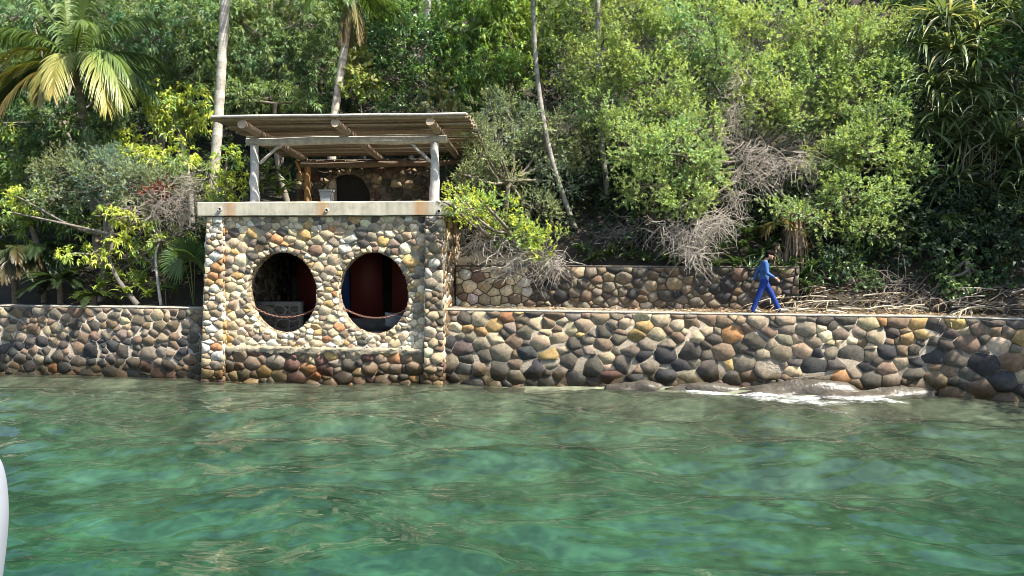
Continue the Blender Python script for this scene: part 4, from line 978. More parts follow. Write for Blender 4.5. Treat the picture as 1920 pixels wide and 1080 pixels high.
BT = [lobe(1120, 130, 26, 70, 60), lobe(1200, 90, 26, 75, 65), lobe(1290, 70, 26.3, 70, 60), lobe(1180, 30, 26.5, 70, 45), lobe(1130, 200, 25.6, 50, 45), lobe(1240, 160, 25.6, 70, 55), lobe(1320, 20, 26.8, 65, 45), lobe(1410, 70, 26.3, 60, 55), lobe(1460, 30, 26.6, 60, 45),
      lobe(1190, 280, 23.9, 65, 50), lobe(1270, 290, 23.5, 75, 60), lobe(1210, 350, 23.4, 60, 45), lobe(1310, 250, 23.9, 45, 45), lobe(1290, 380, 22.9, 50, 35), lobe(1330, 320, 23.4, 30, 50), lobe(1350, 110, 25.6, 40, 55), lobe(1400, 140, 25.4, 45, 40), lobe(1380, 215, 25.2, 40, 30), lobe(1250, 215, 24.9, 60, 35), lobe(1160, 240, 24.8, 40, 35),
      lobe(1440, 190, 25.2, 60, 45), lobe(1500, 210, 25, 50, 45), lobe(1470, 140, 25.7, 60, 45), lobe(1540, 60, 26, 60, 55), lobe(1600, 100, 25.5, 70, 75), lobe(1650, 60, 25.8, 55, 60), lobe(1640, 170, 25, 65, 60), lobe(1580, 200, 25, 50, 60), lobe(1680, 130, 25.3, 40, 45),
      lobe(1620, 280, 23.8, 70, 45), lobe(1690, 300, 23.8, 45, 30), lobe(1730, 310, 23.9, 30, 18), lobe(1560, 300, 24.0, 50, 40), lobe(1600, 370, 23.2, 60, 45), lobe(1660, 380, 23.2, 45, 40), lobe(1620, 430, 22.9, 50, 22), lobe(1520, 325, 23.6, 28, 14), lobe(1690, 420, 23.2, 25, 20), lobe(1640, 230, 24.2, 60, 40), lobe(1540, 140, 25.2, 50, 40), lobe(1495, 398, 22.5, 34, 14), lobe(1530, 415, 22.6, 34, 16), lobe(1460, 385, 22.8, 26, 12)]
gb = W(1450, 480, 25.5); gb[2] = tz(gb[0], gb[1]) - .1
tree('spreading_tree', 'huge light green spreading tree over the walkway with bare grey twigs hanging below', 'tree', BT, 'small', 116, (.128, .182, .056), (.195, .25, .06), .3, .95, gap=.30, trunk=np.array([gb, gb + np.array([-.2, -.2, 1.2]), W(1400, 300, 25.8)]), tr=.22, bark=(.22, .19, .16))
tree('dark_canopy_tree', 'dark shaded tree behind the strap-leaved screw pines at upper right', 'tree', [lobe(1760, 60, 29, 70, 70), lobe(1850, 30, 29, 80, 60), lobe(1740, 200, 28, 50, 60), lobe(1900, 150, 28, 60, 70), lobe(1820, 180, 29, 60, 60), lobe(1790, 300, 28, 60, 60), lobe(1880, 300, 28, 60, 60)], 'mango', 117, (.012, .022, .009), None, 0, .9)  # leaf colour itself darkened to paint the shade of this corner
tree('rubber_bush', 'glossy round-leaved branch at the right edge high up', 'tree', [lobe(1880, 95, 24, 40, 30), lobe(1915, 120, 24, 35, 30), lobe(1850, 120, 24, 25, 20)], 'round', 118, (.05, .095, .022), (.14, .19, .04), .2, 1.0, size=1.15, mat=M_LEAF_GLOSSY, trunk=np.array([(17.2, 24.5, float(tz(17.2, 24.5))), (17.0, 24.3, 7.0), W(1960, 130, 24.1)]))
tree('dark_shrub', 'dark green round-leaved shrub right of the walker', 'shrub', [lobe(1545, 520, 22.6, 35, 35), lobe(1600, 530, 22.5, 40, 35), lobe(1575, 490, 22.8, 35, 25), lobe(1625, 555, 22.4, 25, 15)], 'round', 119, (.038, .070, .020), (.07, .11, .03), .2, 1.4, size=.8, mat=M_LEAF_GLOSSY)
tree('dark_shrub', 'broad dark shrub with round leaves at the far right of the walkway', 'shrub', [lobe(1780, 520, 21.8, 45, 35), lobe(1840, 510, 21.8, 45, 40), lobe(1800, 555, 21.6, 45, 22), lobe(1880, 540, 21.8, 30, 30), lobe(1750, 545, 22, 25, 20)], 'round', 120, (.045, .085, .022), (.09, .13, .03), .2, 1.3, size=.8, mat=M_LEAF_GLOSSY)
tree('palm_shrub', 'mid green leafy shrub hanging under the right edge of the big tree', 'shrub', [lobe(1680, 450, 23.6, 40, 30), lobe(1720, 470, 23.8, 35, 30), lobe(1650, 470, 23.4, 30, 20)], 'round', 121, (.05, .09, .026), (.10, .14, .035), .2, 1.0, size=.75)

# ---- dry twig tangles
def twig_mass(mb, lobes, rng, n, col, L=.9, r=.009, down=.5):
    n = int(n * .38); L = L * 1.4; r = r * 1.0; col = np.array(col) * .92
    for c, rad in lobes:
        c = np.array(c); rad = np.array(rad)
        p = c + rand_dirs(rng, n) * rad * rng.random((n, 1)) ** .5 * .9
        d = nrm(rng.normal(0, 1, (n, 3)) * np.array([1, .8, .6]) + np.array([-.15, -.35, -down])); K = 8; PP = [p]
        for k in range(K - 1):
            d = nrm(d + rng.normal(0, .30, (n, 3)) + np.array([0, -.02, -.06])); PP.append(PP[-1] + d * (L * rng.uniform(.5, 1.2, (n, 1)) / K))
        P = np.stack(PP, 1); tubes(mb, P, np.linspace(1, .45, K)[None] * (r * rng.uniform(.6, 1.5, (n, 1))), 4, np.array(col)[None] * rng.uniform(.6, 1.25, (n, 1)))
def twigs(name, label, lobes, seed, n, col, L=.9, r=.009, down=.5, base=None, group=None):
    mb = MB(); rng = np.random.default_rng(seed); twig_mass(mb, lobes, rng, n, col, L, r, down)
    o = mb.build(name, M_TWIG, None, base=lobes[0][0]); tag(o, label, 'twigs', group); return o
GT = (.36, .31, .255)
twigs('dry_twigs', 'pale tangle of bare twigs running down the middle of the big tree', [lobe(1380, 150, 24.9, 10, 50), lobe(1375, 215, 24.5, 18, 35), lobe(1355, 250, 24.0, 35, 22)], 1, 130, GT, .8)
twigs('dry_twigs', 'fan of bare curling twigs under the centre of the big tree', [lobe(1410, 285, 23.6, 40, 30), lobe(1450, 298, 23.5, 50, 24), lobe(1495, 303, 23.5, 35, 15), lobe(1395, 330, 23.5, 40, 25), lobe(1375, 365, 23.3, 35, 30)], 2, 140, GT, 1.0)
twigs('dry_twigs', 'hanging ball of bare twigs reaching down to the terrace wall', [lobe(1310, 430, 22.7, 45, 35), lobe(1270, 430, 22.9, 50, 25), lobe(1300, 470, 22.6, 35, 28), lobe(1345, 410, 22.8, 30, 30)], 3, 210, (.42, .37, .31), .8)
twigs('dry_twigs', 'grey brushwood under the left half of the big tree', [lobe(1190, 430, 24.2, 50, 25), lobe(1230, 400, 24.3, 45, 30), lobe(1150, 440, 24.4, 35, 22)], 4, 220, (.28, .24, .2), .8)
twigs('dry_twigs', 'dense dull brushwood under the right side of the big tree', [lobe(1540, 400, 24.2, 50, 45), lobe(1590, 420, 24, 55, 35), lobe(1500, 390, 24.3, 40, 40), lobe(1560, 350, 24.4, 45, 35), lobe(1640, 440, 23.9, 40, 20)], 5, 260, (.26, .225, .185), .8)
twigs('dry_twigs', 'bare twigs spreading in front of the terrace wall beside the boathouse', [lobe(940, 450, 23.4, 45, 30), lobe(1000, 480, 23.2, 50, 25), lobe(960, 500, 23.3, 45, 28), lobe(1040, 490, 23.2, 35, 20), lobe(900, 440, 23.5, 25, 25)], 6, 190, (.40, .36, .31), .8, .008)
twigs('dry_twigs', 'leafless grey shrub left of the boathouse wall', [lobe(330, 370, 24.3, 45, 40), lobe(360, 400, 24.2, 35, 40), lobe(300, 400, 24.2, 40, 30), lobe(370, 350, 24.4, 25, 40), lobe(250, 400, 24.3, 40, 22)], 7, 210, (.34, .29, .24), .8, .008, -.1)

# ---- strap-leaved and fan-leaved plants
def straps(mb, c, n, L, wd, droop, rng, col, bias=(0, 0, 0), el=(-.1, 1.0), K=7, tip=None):
    a = rng.uniform(0, 2 * PI, n); e_ = rng.uniform(el[0], el[1], n)
    d = nrm(np.stack([np.cos(a), np.sin(a), e_], 1) + np.array(bias)); P = [np.repeat(np.array(c)[None], n, 0) + rng.normal(0, .05, (n, 3))]
    LL = L * rng.uniform(.6, 1.15, (n, 1)); n0 = np.cross(d, np.cross(UP, d) + 1e-3)
    dr = droop * rng.uniform(.4, 1.5, (n, 1))
    for k in range(K - 1):
        d = nrm(d + np.array([0, 0, -1.0]) * dr / K * (.4 + 1.6 * k / K)); P.append(P[-1] + d * LL / (K - 1))
    P = np.stack(P, 1); prof = np.array([.7, 1, 1, .92, .75, .45, .05]) if K == 7 else np.interp(np.linspace(0, 1, K), [0, .3, .7, 1], [.6, 1, .8, .05])
    Wd = wd * prof[None] * rng.uniform(.75, 1.2, (n, 1)); cc = np.array(col)[None] * np.exp(rng.normal(0, .25, (n, 1)))
    if tip is not None: m_ = rng.random(n) < .12; cc[m_] = np.array(tip)
    nor = nrm(np.stack([-np.cos(a) * .3, -np.sin(a) * .3, np.ones(n)], 1) + rng.normal(0, .25, (n, 3)))
    ribbons(mb, P, Wd, nor, cc, .22)
def screw_pine(label, base, heads, seed, n=60, L=1.6, wd=.085, roots=0, col=(.15, .20, .085)):
    rng = np.random.default_rng(seed); b = W(*base); b[2] = tz(b[0], b[1]) - .1
    e = empty('screw_pine', b); tag(e, label, 'screw pine')
    fork = b + np.array([0, 0, 2.2]); mb = MB(); tubes(mb, spline([b, (b + fork) / 2 + np.array([.1, 0, 0]), fork], 8), np.linspace(.13, .1, 8), 8, (.17, .15, .12)); mb.build('trunk', M_BARK, e, smooth=True)
    for h in heads:
        c = W(*h); mb = MB(); tubes(mb, spline([fork, (fork + c) / 2 + np.array([0, .2, -.3]), c], 10), np.linspace(.09, .06, 10), 7, (.17, .15, .12)); mb.build('branch', M_BARK, e, smooth=True)
        lf = MB(); straps(lf, c, n, L, wd, 1.7, rng, col, (0, -.15, .1), (-.5, 1.2), tip=(.42, .40, .22)); lf.build('leaf_head', M_FROND, e)
    for k in range(roots):
        x = rng.uniform(1800, 1915); c = W(x, rng.uniform(130, 260), 24.3 + rng.uniform(-.2, .5)); g = np.array([c[0] + rng.normal(0, .12), c[1] + rng.normal(0, .15), float(tz(c[0], c[1]))])
        P = spline([c, (c * 2 + g) / 3 + rng.normal(0, .05, 3), (c + 2 * g) / 3 + rng.normal(0, .08, 3), g], 14)
        mb = MB(); tubes(mb, P, np.full(14, rng.uniform(.008, .018)), 5, np.array((.33, .28, .18)) * rng.uniform(.5, 1.2)); mb.build('aerial_root', M_TWIG, e)
screw_pine('tall screw pine with long drooping strap leaves at the upper right', (1810, 300, 25.5), [(1790, 95, 24.6), (1840, 55, 24.8), (1752, 165, 24.6), (1815, 165, 24.4), (1775, 35, 25), (1735, 90, 25.2), (1770, 215, 24.5), (1830, 120, 24.3), (1720, 240, 24.8), (1800, 260, 24.6), (1850, 210, 24.2), (1740, 40, 25.4)], 61, roots=14)
screw_pine('screw pine with fans of strap leaves at the right edge half way up', (1935, 420, 24.5), [(1925, 330, 23.8), (1880, 270, 24.2), (1935, 400, 23.6), (1900, 205, 24.4), (1870, 360, 24), (1915, 270, 23.8), (1850, 430, 23.6), (1905, 465, 23.2), (1790, 340, 24.3)], 62, L=1.75)
screw_pine('screw pine crown at the top right corner of the photo', (1905, 250, 26), [(1890, 20, 25.4), (1920, 60, 25.2), (1850, -10, 25.6)], 63)
def frond_plant(name, label, cat, c, n, L, droop, col, seed, leaf=.4, wd=.035, nleaf=34, el=(.2, 1.4), bias=(0, -.3, 0), hang=.5, stem=None, mat=None, tip=None):
    rng = np.random.default_rng(seed); b = c.copy(); b[2] = min(c[2] - .05, float(tz(c[0], c[1])))
    e = empty(name, b); tag(e, label, cat); mb = MB()
    tubes(mb, spline([b, (b + c) / 2, c], 6), np.linspace(.10, .08, 6) * (1 if stem is None else stem), 8, (.13, .10, .07)); mb.build('stem', M_BARK, e, smooth=True)
    for k in range(n):
        a = k * 2.399 + rng.normal(0, .2); d = np.array([math.cos(a), math.sin(a), rng.uniform(*el)]) + np.array(bias)
        lf = MB(); ra = MB(); frond(lf, ra, c, d, L * rng.uniform(.8, 1.15), droop, rng, np.array(col) * rng.uniform(.8, 1.2), leaf, nleaf, wd, hang=hang, tipcol=tip); f = lf.build('frond', mat or M_FROND, e); ra.build('rib', M_FROND, f)
frond_plant('areca_palm', 'green feather palm in the shade under the screw pines', 'palm', W(1755, 430, 23.9), 13, 1.7, 1.7, (.075, .12, .032), 71, .9, .04)
frond_plant('areca_palm', 'small feather palm behind the walker', 'palm', W(1470, 425, 23.4), 5, 1.2, 2.0, (.075, .105, .03), 72, .8, .035, tip=(.25, .16, .05))
frond_plant('cycad', 'dark cycad with stiff feathery leaves above the left sea wall', 'cycad', W(112, 525, 24.3), 22, 1.15, .9, (.040, .066, .028), 73, .55, .028, 40, (.0, .9), hang=.1)
frond_plant('cycad', 'smaller cycad right of the dark cycad near the leaning trunk', 'cycad', W(175, 555, 24.0), 14, .8, 1.0, (.055, .085, .03), 74, .5, .026, 32, (.0, .9), hang=.1)
frond_plant('tree_fern', 'dark tree fern with brown curled old fronds at the left edge', 'fern', W(25, 470, 24.6), 16, 1.4, 2.0, (.035, .06, .022), 75, .7, .04, 34, (-.2, .9), tip=(.10, .07, .03))
frond_plant('tree_fern', 'shaded tree fern behind the dark cycad', 'fern', W(80, 470, 25.2), 14, 1.5, 1.7, (.035, .062, .022), 76, .7, .04, 34, (.0, .9))
def fan_palm(label, c, fans, R_, seed, col=(.07, .12, .03)):
    rng = np.random.default_rng(seed); b = np.array([c[0], c[1], float(tz(c[0], c[1]))]); e = empty('fan_palm', b); tag(e, label, 'palm')
    for ax in fans:
        ax = nrm(ax); tip = c + ax * rng.uniform(.3, .6); mb = MB(); tubes(mb, spline([b, (b + tip) / 2 + np.array([0, 0, .2]), tip], 8), np.full(8, .014), 5, (.14, .16, .05)); mb.build('leaf_stalk', M_FROND, e)
        n = 34; s_ = nrm(np.cross(ax, [0, -1, .3])); a = np.linspace(-2.2, 2.2, n)
        d = nrm(ax[None] * np.cos(a)[:, None] + s_[None] * np.sin(a)[:, None] + rng.normal(0, .02, (n, 3))); k = np.linspace(0, 1, 6)[None, :, None]
        PP = tip + d[:, None] * R_ * k * (1 - .15 * np.abs(a[:, None, None]) / 2.2) - UP * .22 * R_ * k ** 2.5
        lf = MB(); ribbons(lf, PP, R_ * .085 * np.array([.3, .7, 1.1, 1, .6, .05])[None].repeat(n, 0), np.broadcast_to(np.cross(s_, ax) * -1, (n, 3)).copy(), np.array(col)[None] * np.exp(rng.normal(0, .1, (n, 1))), .3); lf.build('fan', M_FROND, e)
fan_palm('fan palm with pleated round leaves beside the boathouse pier', W(362, 500, 23.8), [(-.2, -.3, 1), (.35, -.4, .7), (-.6, -.3, .5), (.1, -.6, .4)], .75, 81)
# ginger-like clumps
def clump(label, spots, seed, L=.62, wd=.085, col=(.060, .10, .028), n=16, tip=None, mat=None):
    rng = np.random.default_rng(seed); c0 = W(*spots[0]); e = empty('ginger_clump', c0); tag(e, label, 'plant', None)
    for s_ in spots:
        c = W(*s_); lf = MB(); straps(lf, c, n, L, wd, 1.2, rng, col, (0, -.35, .3), (.0, 1.3), tip=tip); lf.build('leaf_tuft', mat or M_LEAF_GLOSSY, e)
clump('row of broad strap leaves growing along the top of the terrace wall', [(1110, 490, 23.6), (1140, 480, 23.7), (1180, 485, 23.5), (1215, 490, 23.4), (1250, 488, 23.3), (1090, 470, 23.9), (1160, 465, 24)], 91, col=(.055, .085, .026))
clump('leafy clump with drooping strap leaves left of the walker', [(1350, 470, 23), (1385, 465, 23), (1415, 480, 23), (1330, 480, 23.1), (1400, 440, 23.2), (1440, 470, 22.9), (1300, 500, 22.9), (1340, 502, 22.7), (1380, 500, 22.6), (1410, 505, 22.5), (1270, 495, 23), (1470, 500, 22.6), (1490, 480, 22.9), (1455, 515, 22.3), (1500, 520, 22.3), (1515, 540, 22.2), (1525, 505, 22.4)], 92, col=(.045, .078, .026), L=.7)
clump('strap-leaved plants behind the left pergola post', [(505, 345, 26), (530, 330, 26.4), (545, 350, 26), (490, 360, 25.6), (525, 365, 25.8), (500, 320, 26.5)], 93, col=(.085, .13, .035), L=.7)
clump('yellow-green leafy plants at the foot of the leaning trunk', [(190, 540, 24), (220, 525, 24.1), (240, 550, 23.9), (205, 510, 24.2), (265, 530, 24.1), (150, 560, 23.8), (280, 555, 23.8)], 94, col=(.15, .20, .035), L=.45, wd=.10)
clump('dark strap leaves behind the right pergola post', [(850, 330, 26.4), (890, 340, 26.2), (905, 310, 26.6), (880, 370, 26), (830, 300, 27)], 95, col=(.035, .06, .022), L=.8)
clump('shaded leafy plants between the boathouse and the leaning trunk', [(300, 540, 24.2), (330, 545, 24), (310, 510, 24.5), (345, 520, 24.4), (290, 480, 24.8)], 96, col=(.08, .12, .03), L=.5)
tree('climbing_vine', 'big yellow-green vine leaves climbing beside the leaning palm', 'vine', [lobe(668, 140, 28.6, 14, 26), lobe(662, 185, 28.5, 18, 26), lobe(690, 165, 28.6, 16, 18), lobe(672, 110, 28.7, 12, 14)], 'round', 131, (.10, .13, .028), (.17, .19, .05), .3, .8, size=1.9, tr=.05)
tree('climbing_vine', 'pale vine leaves hanging between the round dark tree and the bright mango', 'vine', [lobe(825, 170, 28.3, 10, 24), lobe(820, 195, 28.2, 14, 14), lobe(850, 205, 28.2, 14, 8)], 'round', 132, (.10, .12, .04), (.18, .19, .07), .35, .8, size=1.6, tr=.04)
tree('leaning_tree', 'small tree with a leaning dark trunk and bright leaf tufts above the left sea wall', 'tree', [lobe(215, 455, 24, 26, 16), lobe(140, 475, 23.9, 24, 14), lobe(215, 405, 24, 26, 18), lobe(45, 375, 24.3, 30, 30), lobe(30, 400, 24.2, 22, 16), lobe(180, 490, 23.8, 18, 10), lobe(250, 420, 24, 20, 12)], 'mango', 133, (.15, .20, .03), (.24, .29, .035), .5, 1.2, gap=.25, size=.85, trunk=np.array([W(258, 572, 23.95), W(225, 530, 23.9), W(207, 490, 23.9), W(212, 440, 23.95)]), tr=.09, bark=(.13, .115, .10), tscale=.35)
tree('sapling', 'grey sapling with a forked stem left of the fan palm', 'tree', [lobe(300, 450, 24.1, 28, 16), lobe(330, 440, 24.2, 26, 18), lobe(285, 425, 24.2, 20, 14), lobe(350, 470, 24.4, 26, 20), lobe(310, 490, 24.6, 30, 18), lobe(255, 470, 24.6, 28, 22), lobe(270, 510, 24.5, 26, 18), lobe(230, 505, 24.7, 24, 18)], 'mango', 134, (.11, .16, .03), (.2, .25, .035), .4, .9, size=.8, trunk=np.array([W(302, 572, 23.8), W(296, 530, 23.8), W(292, 480, 23.9), W(300, 450, 24)]), tr=.05, bark=(.38, .35, .31))
# red-leaved twig in the grey shrub
tree('red_sprig', 'red-brown leaf sprig in the leafless shrub', 'shrub', [lobe(285, 365, 24.0, 12, 8), lobe(300, 355, 24.0, 10, 6)], 'small', 135, (.075, .022, .014), None, 0, .9, size=1.1, tr=.02)
# ---- dead thatch and fallen fronds
def thatch(label, spots, seed):
    rng = np.random.default_rng(seed); p0 = W(*spots[0][:3]); b = p0.copy(); b[2] = float(tz(b[0], b[1])); e = empty('dead_palm', b); tag(e, label, 'dead palm')
    mb = MB(); tubes(mb, spline([b, (b + p0) / 2, p0], 6), np.full(6, .16), 9, (.16, .12, .085)); mb.build('trunk', M_BARK, e, smooth=True)
    for px, py, y, ht, wd_ in spots:
        n = 90; c = W(px, py, y); a = rng.uniform(0, 2 * PI, n); r = wd_ * rng.uniform(.5, 1, n)
        t0 = np.stack([c[0] + np.cos(a) * r * .6, c[1] + np.sin(a) * r * .6, np.full(n, c[2]) + rng.uniform(-.1, .1, n)], 1); ll = ht * rng.uniform(.55, 1.05, n)
        t1 = t0 + np.stack([np.cos(a) * r * .6 + rng.normal(0, .05, n), np.sin(a) * r * .6 + rng.normal(0, .05, n), -ll], 1); k = np.linspace(0, 1, 7)[None, :, None]
        PP = t0[:, None] * (1 - k) + t1[:, None] * k + rng.normal(0, .015, (n, 7, 3)); lf = MB()
        ribbons(lf, PP, .045 * np.array([.6, 1, 1, .9, .8, .6, .2])[None].repeat(n, 0), np.stack([np.cos(a), np.sin(a), np.zeros(n)], 1), np.array((.30, .21, .145))[None] * np.exp(rng.normal(0, .28, (n, 1))), .2); lf.build('dead_leaf_skirt', M_DRY, e)
thatch('dead palm skirt of hanging brown fronds right behind the walker', [(1492, 402, 22.9, 2.1, .40), (1455, 460, 22.9, 1.2, .18)], 141)
def fallen(n, seed):
    rng = np.random.default_rng(seed)
    for k in range(n):
        px = rng.uniform(1475, 1915); x = W(px, 560, 21.6)[0]; y = float(sw(x)) + rng.uniform(.35, 1.9); z = float(tz(x, y)) + rng.uniform(.06, .22) + .12 * (1690 < px < 1800)
        a = rng.uniform(-.5, .5) + (PI if rng.random() < .5 else 0); L = rng.uniform(.7, 1.7); d = np.array([math.cos(a), math.sin(a) * .5, rng.uniform(-.02, .3)])
        P = [np.array([x, y, z])]
        for q in range(9): d = nrm(d + rng.normal(0, .06, 3) + np.array([0, 0, -.05])); pn = P[-1] + d * L / 9; pn[2] = max(pn[2], float(tz(pn[0], pn[1])) + .05); pn[1] = max(pn[1], float(sw(pn[0])) + .12); P.append(pn)
        P = np.array(P); mb = MB(); tubes(mb, P, np.linspace(.024, .008, 10) * rng.uniform(.7, 1.3), 5, np.array((.42, .35, .26)) * rng.uniform(.6, 1.15))
        o = mb.build('rib', M_TWIG, None, base=P[0]); o.name = 'fallen_frond'
        zone = ('beside the walker under the dead palm skirt', 'below the dark round-leaved shrub', 'on the brushwood heap between the two dark shrubs', 'below the broad dark shrub at the right', 'at the far right end of the walkway')[int(np.searchsorted([1530, 1640, 1740, 1850], px))]
        tag(o, ('long' if L > 1.2 else 'short') + ' bleached fallen palm frond lying ' + zone, 'palm frond', 'fallen fronds behind the sea wall')
        m_ = 14; i = rng.integers(2, 9, m_); s_ = rng.choice([-1, 1], m_); dd = nrm(np.stack([rng.normal(0, .5, m_), rng.normal(0, .6, m_), rng.normal(0, .3, m_)], 1) + d); kk = np.linspace(0, 1, 5)[None, :, None]
        lf = MB(); ribbons(lf, P[i][:, None] + dd[:, None] * rng.uniform(.2, .45, (m_, 1, 1)) * kk - UP * .1 * kk ** 2, .028 * np.array([.6, 1, .9, .6, .1])[None].repeat(m_, 0), np.broadcast_to(UP, (m_, 3)).copy(), np.array((.33, .27, .19))[None] * np.exp(rng.normal(0, .25, (m_, 1)))); lf.build('dry_leaflets', M_DRY, o)
fallen(42, 142)
def litter():
    rng = np.random.default_rng(143); mb = MB(); n = 5200
    x = rng.uniform(-1.5, 15.5, n); y = sw(x) + rng.uniform(.08, 1.0, n) ** 1.0 * np.where(x > 7.2, 2.2, 1.45); keep = (x > 4.8) | (rng.random(n) < .22); x, y = x[keep], y[keep]; n = len(x)
    z = np.where(y - sw(x) < .52, HW, np.maximum(tz(x, y), 2.1)) + rng.uniform(.01, .05, n); a = rng.uniform(0, 2 * PI, n)
    d = nrm(np.stack([np.cos(a), np.sin(a), rng.normal(0, .2, n)], 1)); col = np.array([(.20, .12, .065), (.30, .22, .13), (.13, .085, .05), (.38, .30, .2)])[rng.integers(0, 4, n)] * np.exp(rng.normal(0, .2, (n, 1)))
    leaves(mb, np.stack([x, y, z], 1), d, nrm(UP + rng.normal(0, .3, (n, 3))), rng.uniform(.06, .2, n), rng.uniform(.025, .06, n), col, np.zeros(n)); tag(mb.build('leaf_litter', M_DRY), 'brown dead leaves strewn over the walkway', 'leaf litter', kind='stuff')
litter()
twigs('dry_twigs', 'heap of dull brushwood between the two dark shrubs', [lobe(1690, 540, 22, 45, 25), lobe(1660, 560, 21.9, 40, 14), lobe(1730, 560, 21.8, 40, 12)], 9, 170, (.27, .23, .18), .8, .009, .0)
twigs('dry_twigs', 'brushwood strewn at the far right end of the walkway', [lobe(1860, 570, 21.2, 50, 10), lobe(1900, 550, 21.4, 35, 22)], 10, 120, (.25, .21, .165), .8, .009, .0)

# ---- undergrowth and the forest that goes on above the picture
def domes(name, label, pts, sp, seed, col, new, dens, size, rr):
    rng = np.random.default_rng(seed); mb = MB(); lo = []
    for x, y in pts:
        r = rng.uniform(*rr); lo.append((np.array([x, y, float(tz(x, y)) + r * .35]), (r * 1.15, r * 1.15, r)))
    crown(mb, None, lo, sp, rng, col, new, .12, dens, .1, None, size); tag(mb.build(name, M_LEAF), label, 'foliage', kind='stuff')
rngu = np.random.default_rng(151)
pts = []
while len(pts) < 520:
    y = rngu.uniform(24, 36); x = rngu.uniform(-.72, .72) * y
    s_ = y - float(sw(x)); u, v = (np.array([x, y]) - BO) @ BU_, (np.array([x, y]) - BO) @ BV_
    if s_ < (2.9 if x < 8 else 2.8) or (-.6 < u < 8 and v < 7.6): continue
    pts.append((x, y))
while len(pts) < 575:
    x = rngu.uniform(8.2, 15.8); y = float(sw(x)) + rngu.uniform(2.6, 5.0); pts.append((x, y))
domes('undergrowth', 'dark leafy undergrowth covering the hillside under the trees', pts, 'far', 152, (.018, .030, .011), (.04, .06, .018), .27, .76, (.6, 1.2))  # leaf colour darkened so the gaps between crowns look shaded
pts = []
while len(pts) < 120:
    y = rngu.uniform(35, 62); x = rngu.uniform(-.8, .8) * y
    pts.append((x, y))
domes('forest_canopy', 'green forest canopy rising up the slope behind', pts, 'far', 153, (.050, .085, .022), (.10, .15, .03), .14, 2.0, (1.8, 3.4))
# trees just right of the picture whose shade falls on the screw pines and the end of the wall
def world_lobe(x, y, z, r): return (np.array([x, y, z]), (r, r, r * .85))
gx, gy = 18.5, 21.0
tree('shore_tree', 'large leafy tree standing just beyond the right edge', 'tree', [world_lobe(17.8, 22, 11.5, 2.4), world_lobe(19.5, 20, 12.5, 2.5), world_lobe(18.5, 18.2, 9.5, 2.0), world_lobe(20.5, 18.5, 8.5, 2.2), world_lobe(17.2, 24.5, 10.5, 2.0), world_lobe(18.6, 23.5, 8.0, 1.9), world_lobe(20, 22, 15, 2.2), world_lobe(17.5, 17.5, 7.3, 1.5), world_lobe(21, 16, 6.5, 2.0)], 'far', 160, (.05, .085, .022), None, 0, .5, trunk=np.array([(gx, gy, float(tz(gx, gy))), (gx + .3, gy, 6.0), (gx, gy, 9.5)]), tr=.3)

# ------------------------------------------------------------------ the walker
def remesh_part(name, caps, mat, parent, voxel, smooth=4, off=0.0):
    """caps: (A, B, rA, rB, squash) tapered capsules fused into one continuous surface"""
    mb = MB(); org = wpos(parent)
    for A, C, r0, r1, sq in caps:
        A = np.array(A, float); C = np.array(C, float); d = nrm(C - A); L = np.linalg.norm(C - A); rows = []; K = 6
        st = [(-r0 * math.cos(a), r0 * math.sin(a)) for a in np.linspace(.12, PI / 2, 5)] + [(L * t, r0 + (r1 - r0) * t) for t in np.linspace(0, 1, 5)[1:-1]] + [(L + r1 * math.sin(a), r1 * math.cos(a)) for a in np.linspace(0, PI / 2 - .12, 5)]
        ref = np.array([0, 1.0, 0]) if abs(d[1]) < .8 else np.array([1.0, 0, 0]); s_ = nrm(ref - d * (ref @ d)); t_ = np.cross(d, s_); a = np.arange(14) * 2 * PI / 14
        V = [A + d * z + (s_ * math.cos(q) * sq + t_ * math.sin(q)) * (r + off) for z, r in st for q in a]
        n = len(st); i = np.arange(14); i2 = (i + 1) % 14
        mb.add(V, np.concatenate([np.stack([i + 14 * k, i2 + 14 * k, i2 + 14 * k + 14, i + 14 * k + 14], 1) for k in range(n - 1)])); b0 = mb.n - len(V)
        mb.f.append(np.array([[b0 + x for x in range(14)][::-1]])); mb.c.append(np.ones((1, 3)) * .5); mb.f.append(np.array([[b0 + 14 * (n - 1) + x for x in range(14)]])); mb.c.append(np.ones((1, 3)) * .5)
    o = mb.build(name, mat, parent); bm = bmesh.new(); bm.from_mesh(o.data); bmesh.ops.recalc_face_normals(bm, faces=bm.faces); bm.to_mesh(o.data); bm.free()
    m = o.modifiers.new('fuse', 'REMESH'); m.mode = 'VOXEL'; m.voxel_size = voxel; m.use_smooth_shade = True
    s_ = o.modifiers.new('soft', 'SMOOTH'); s_.iterations = smooth; s_.factor = .5
    dg = bpy.context.evaluated_depsgraph_get(); me = bpy.data.meshes.new_from_object(o.evaluated_get(dg)); o.modifiers.clear(); old = o.data; o.data = me; me.name = name; bpy.data.meshes.remove(old)
    if not me.materials: me.materials.append(mat)
    return o
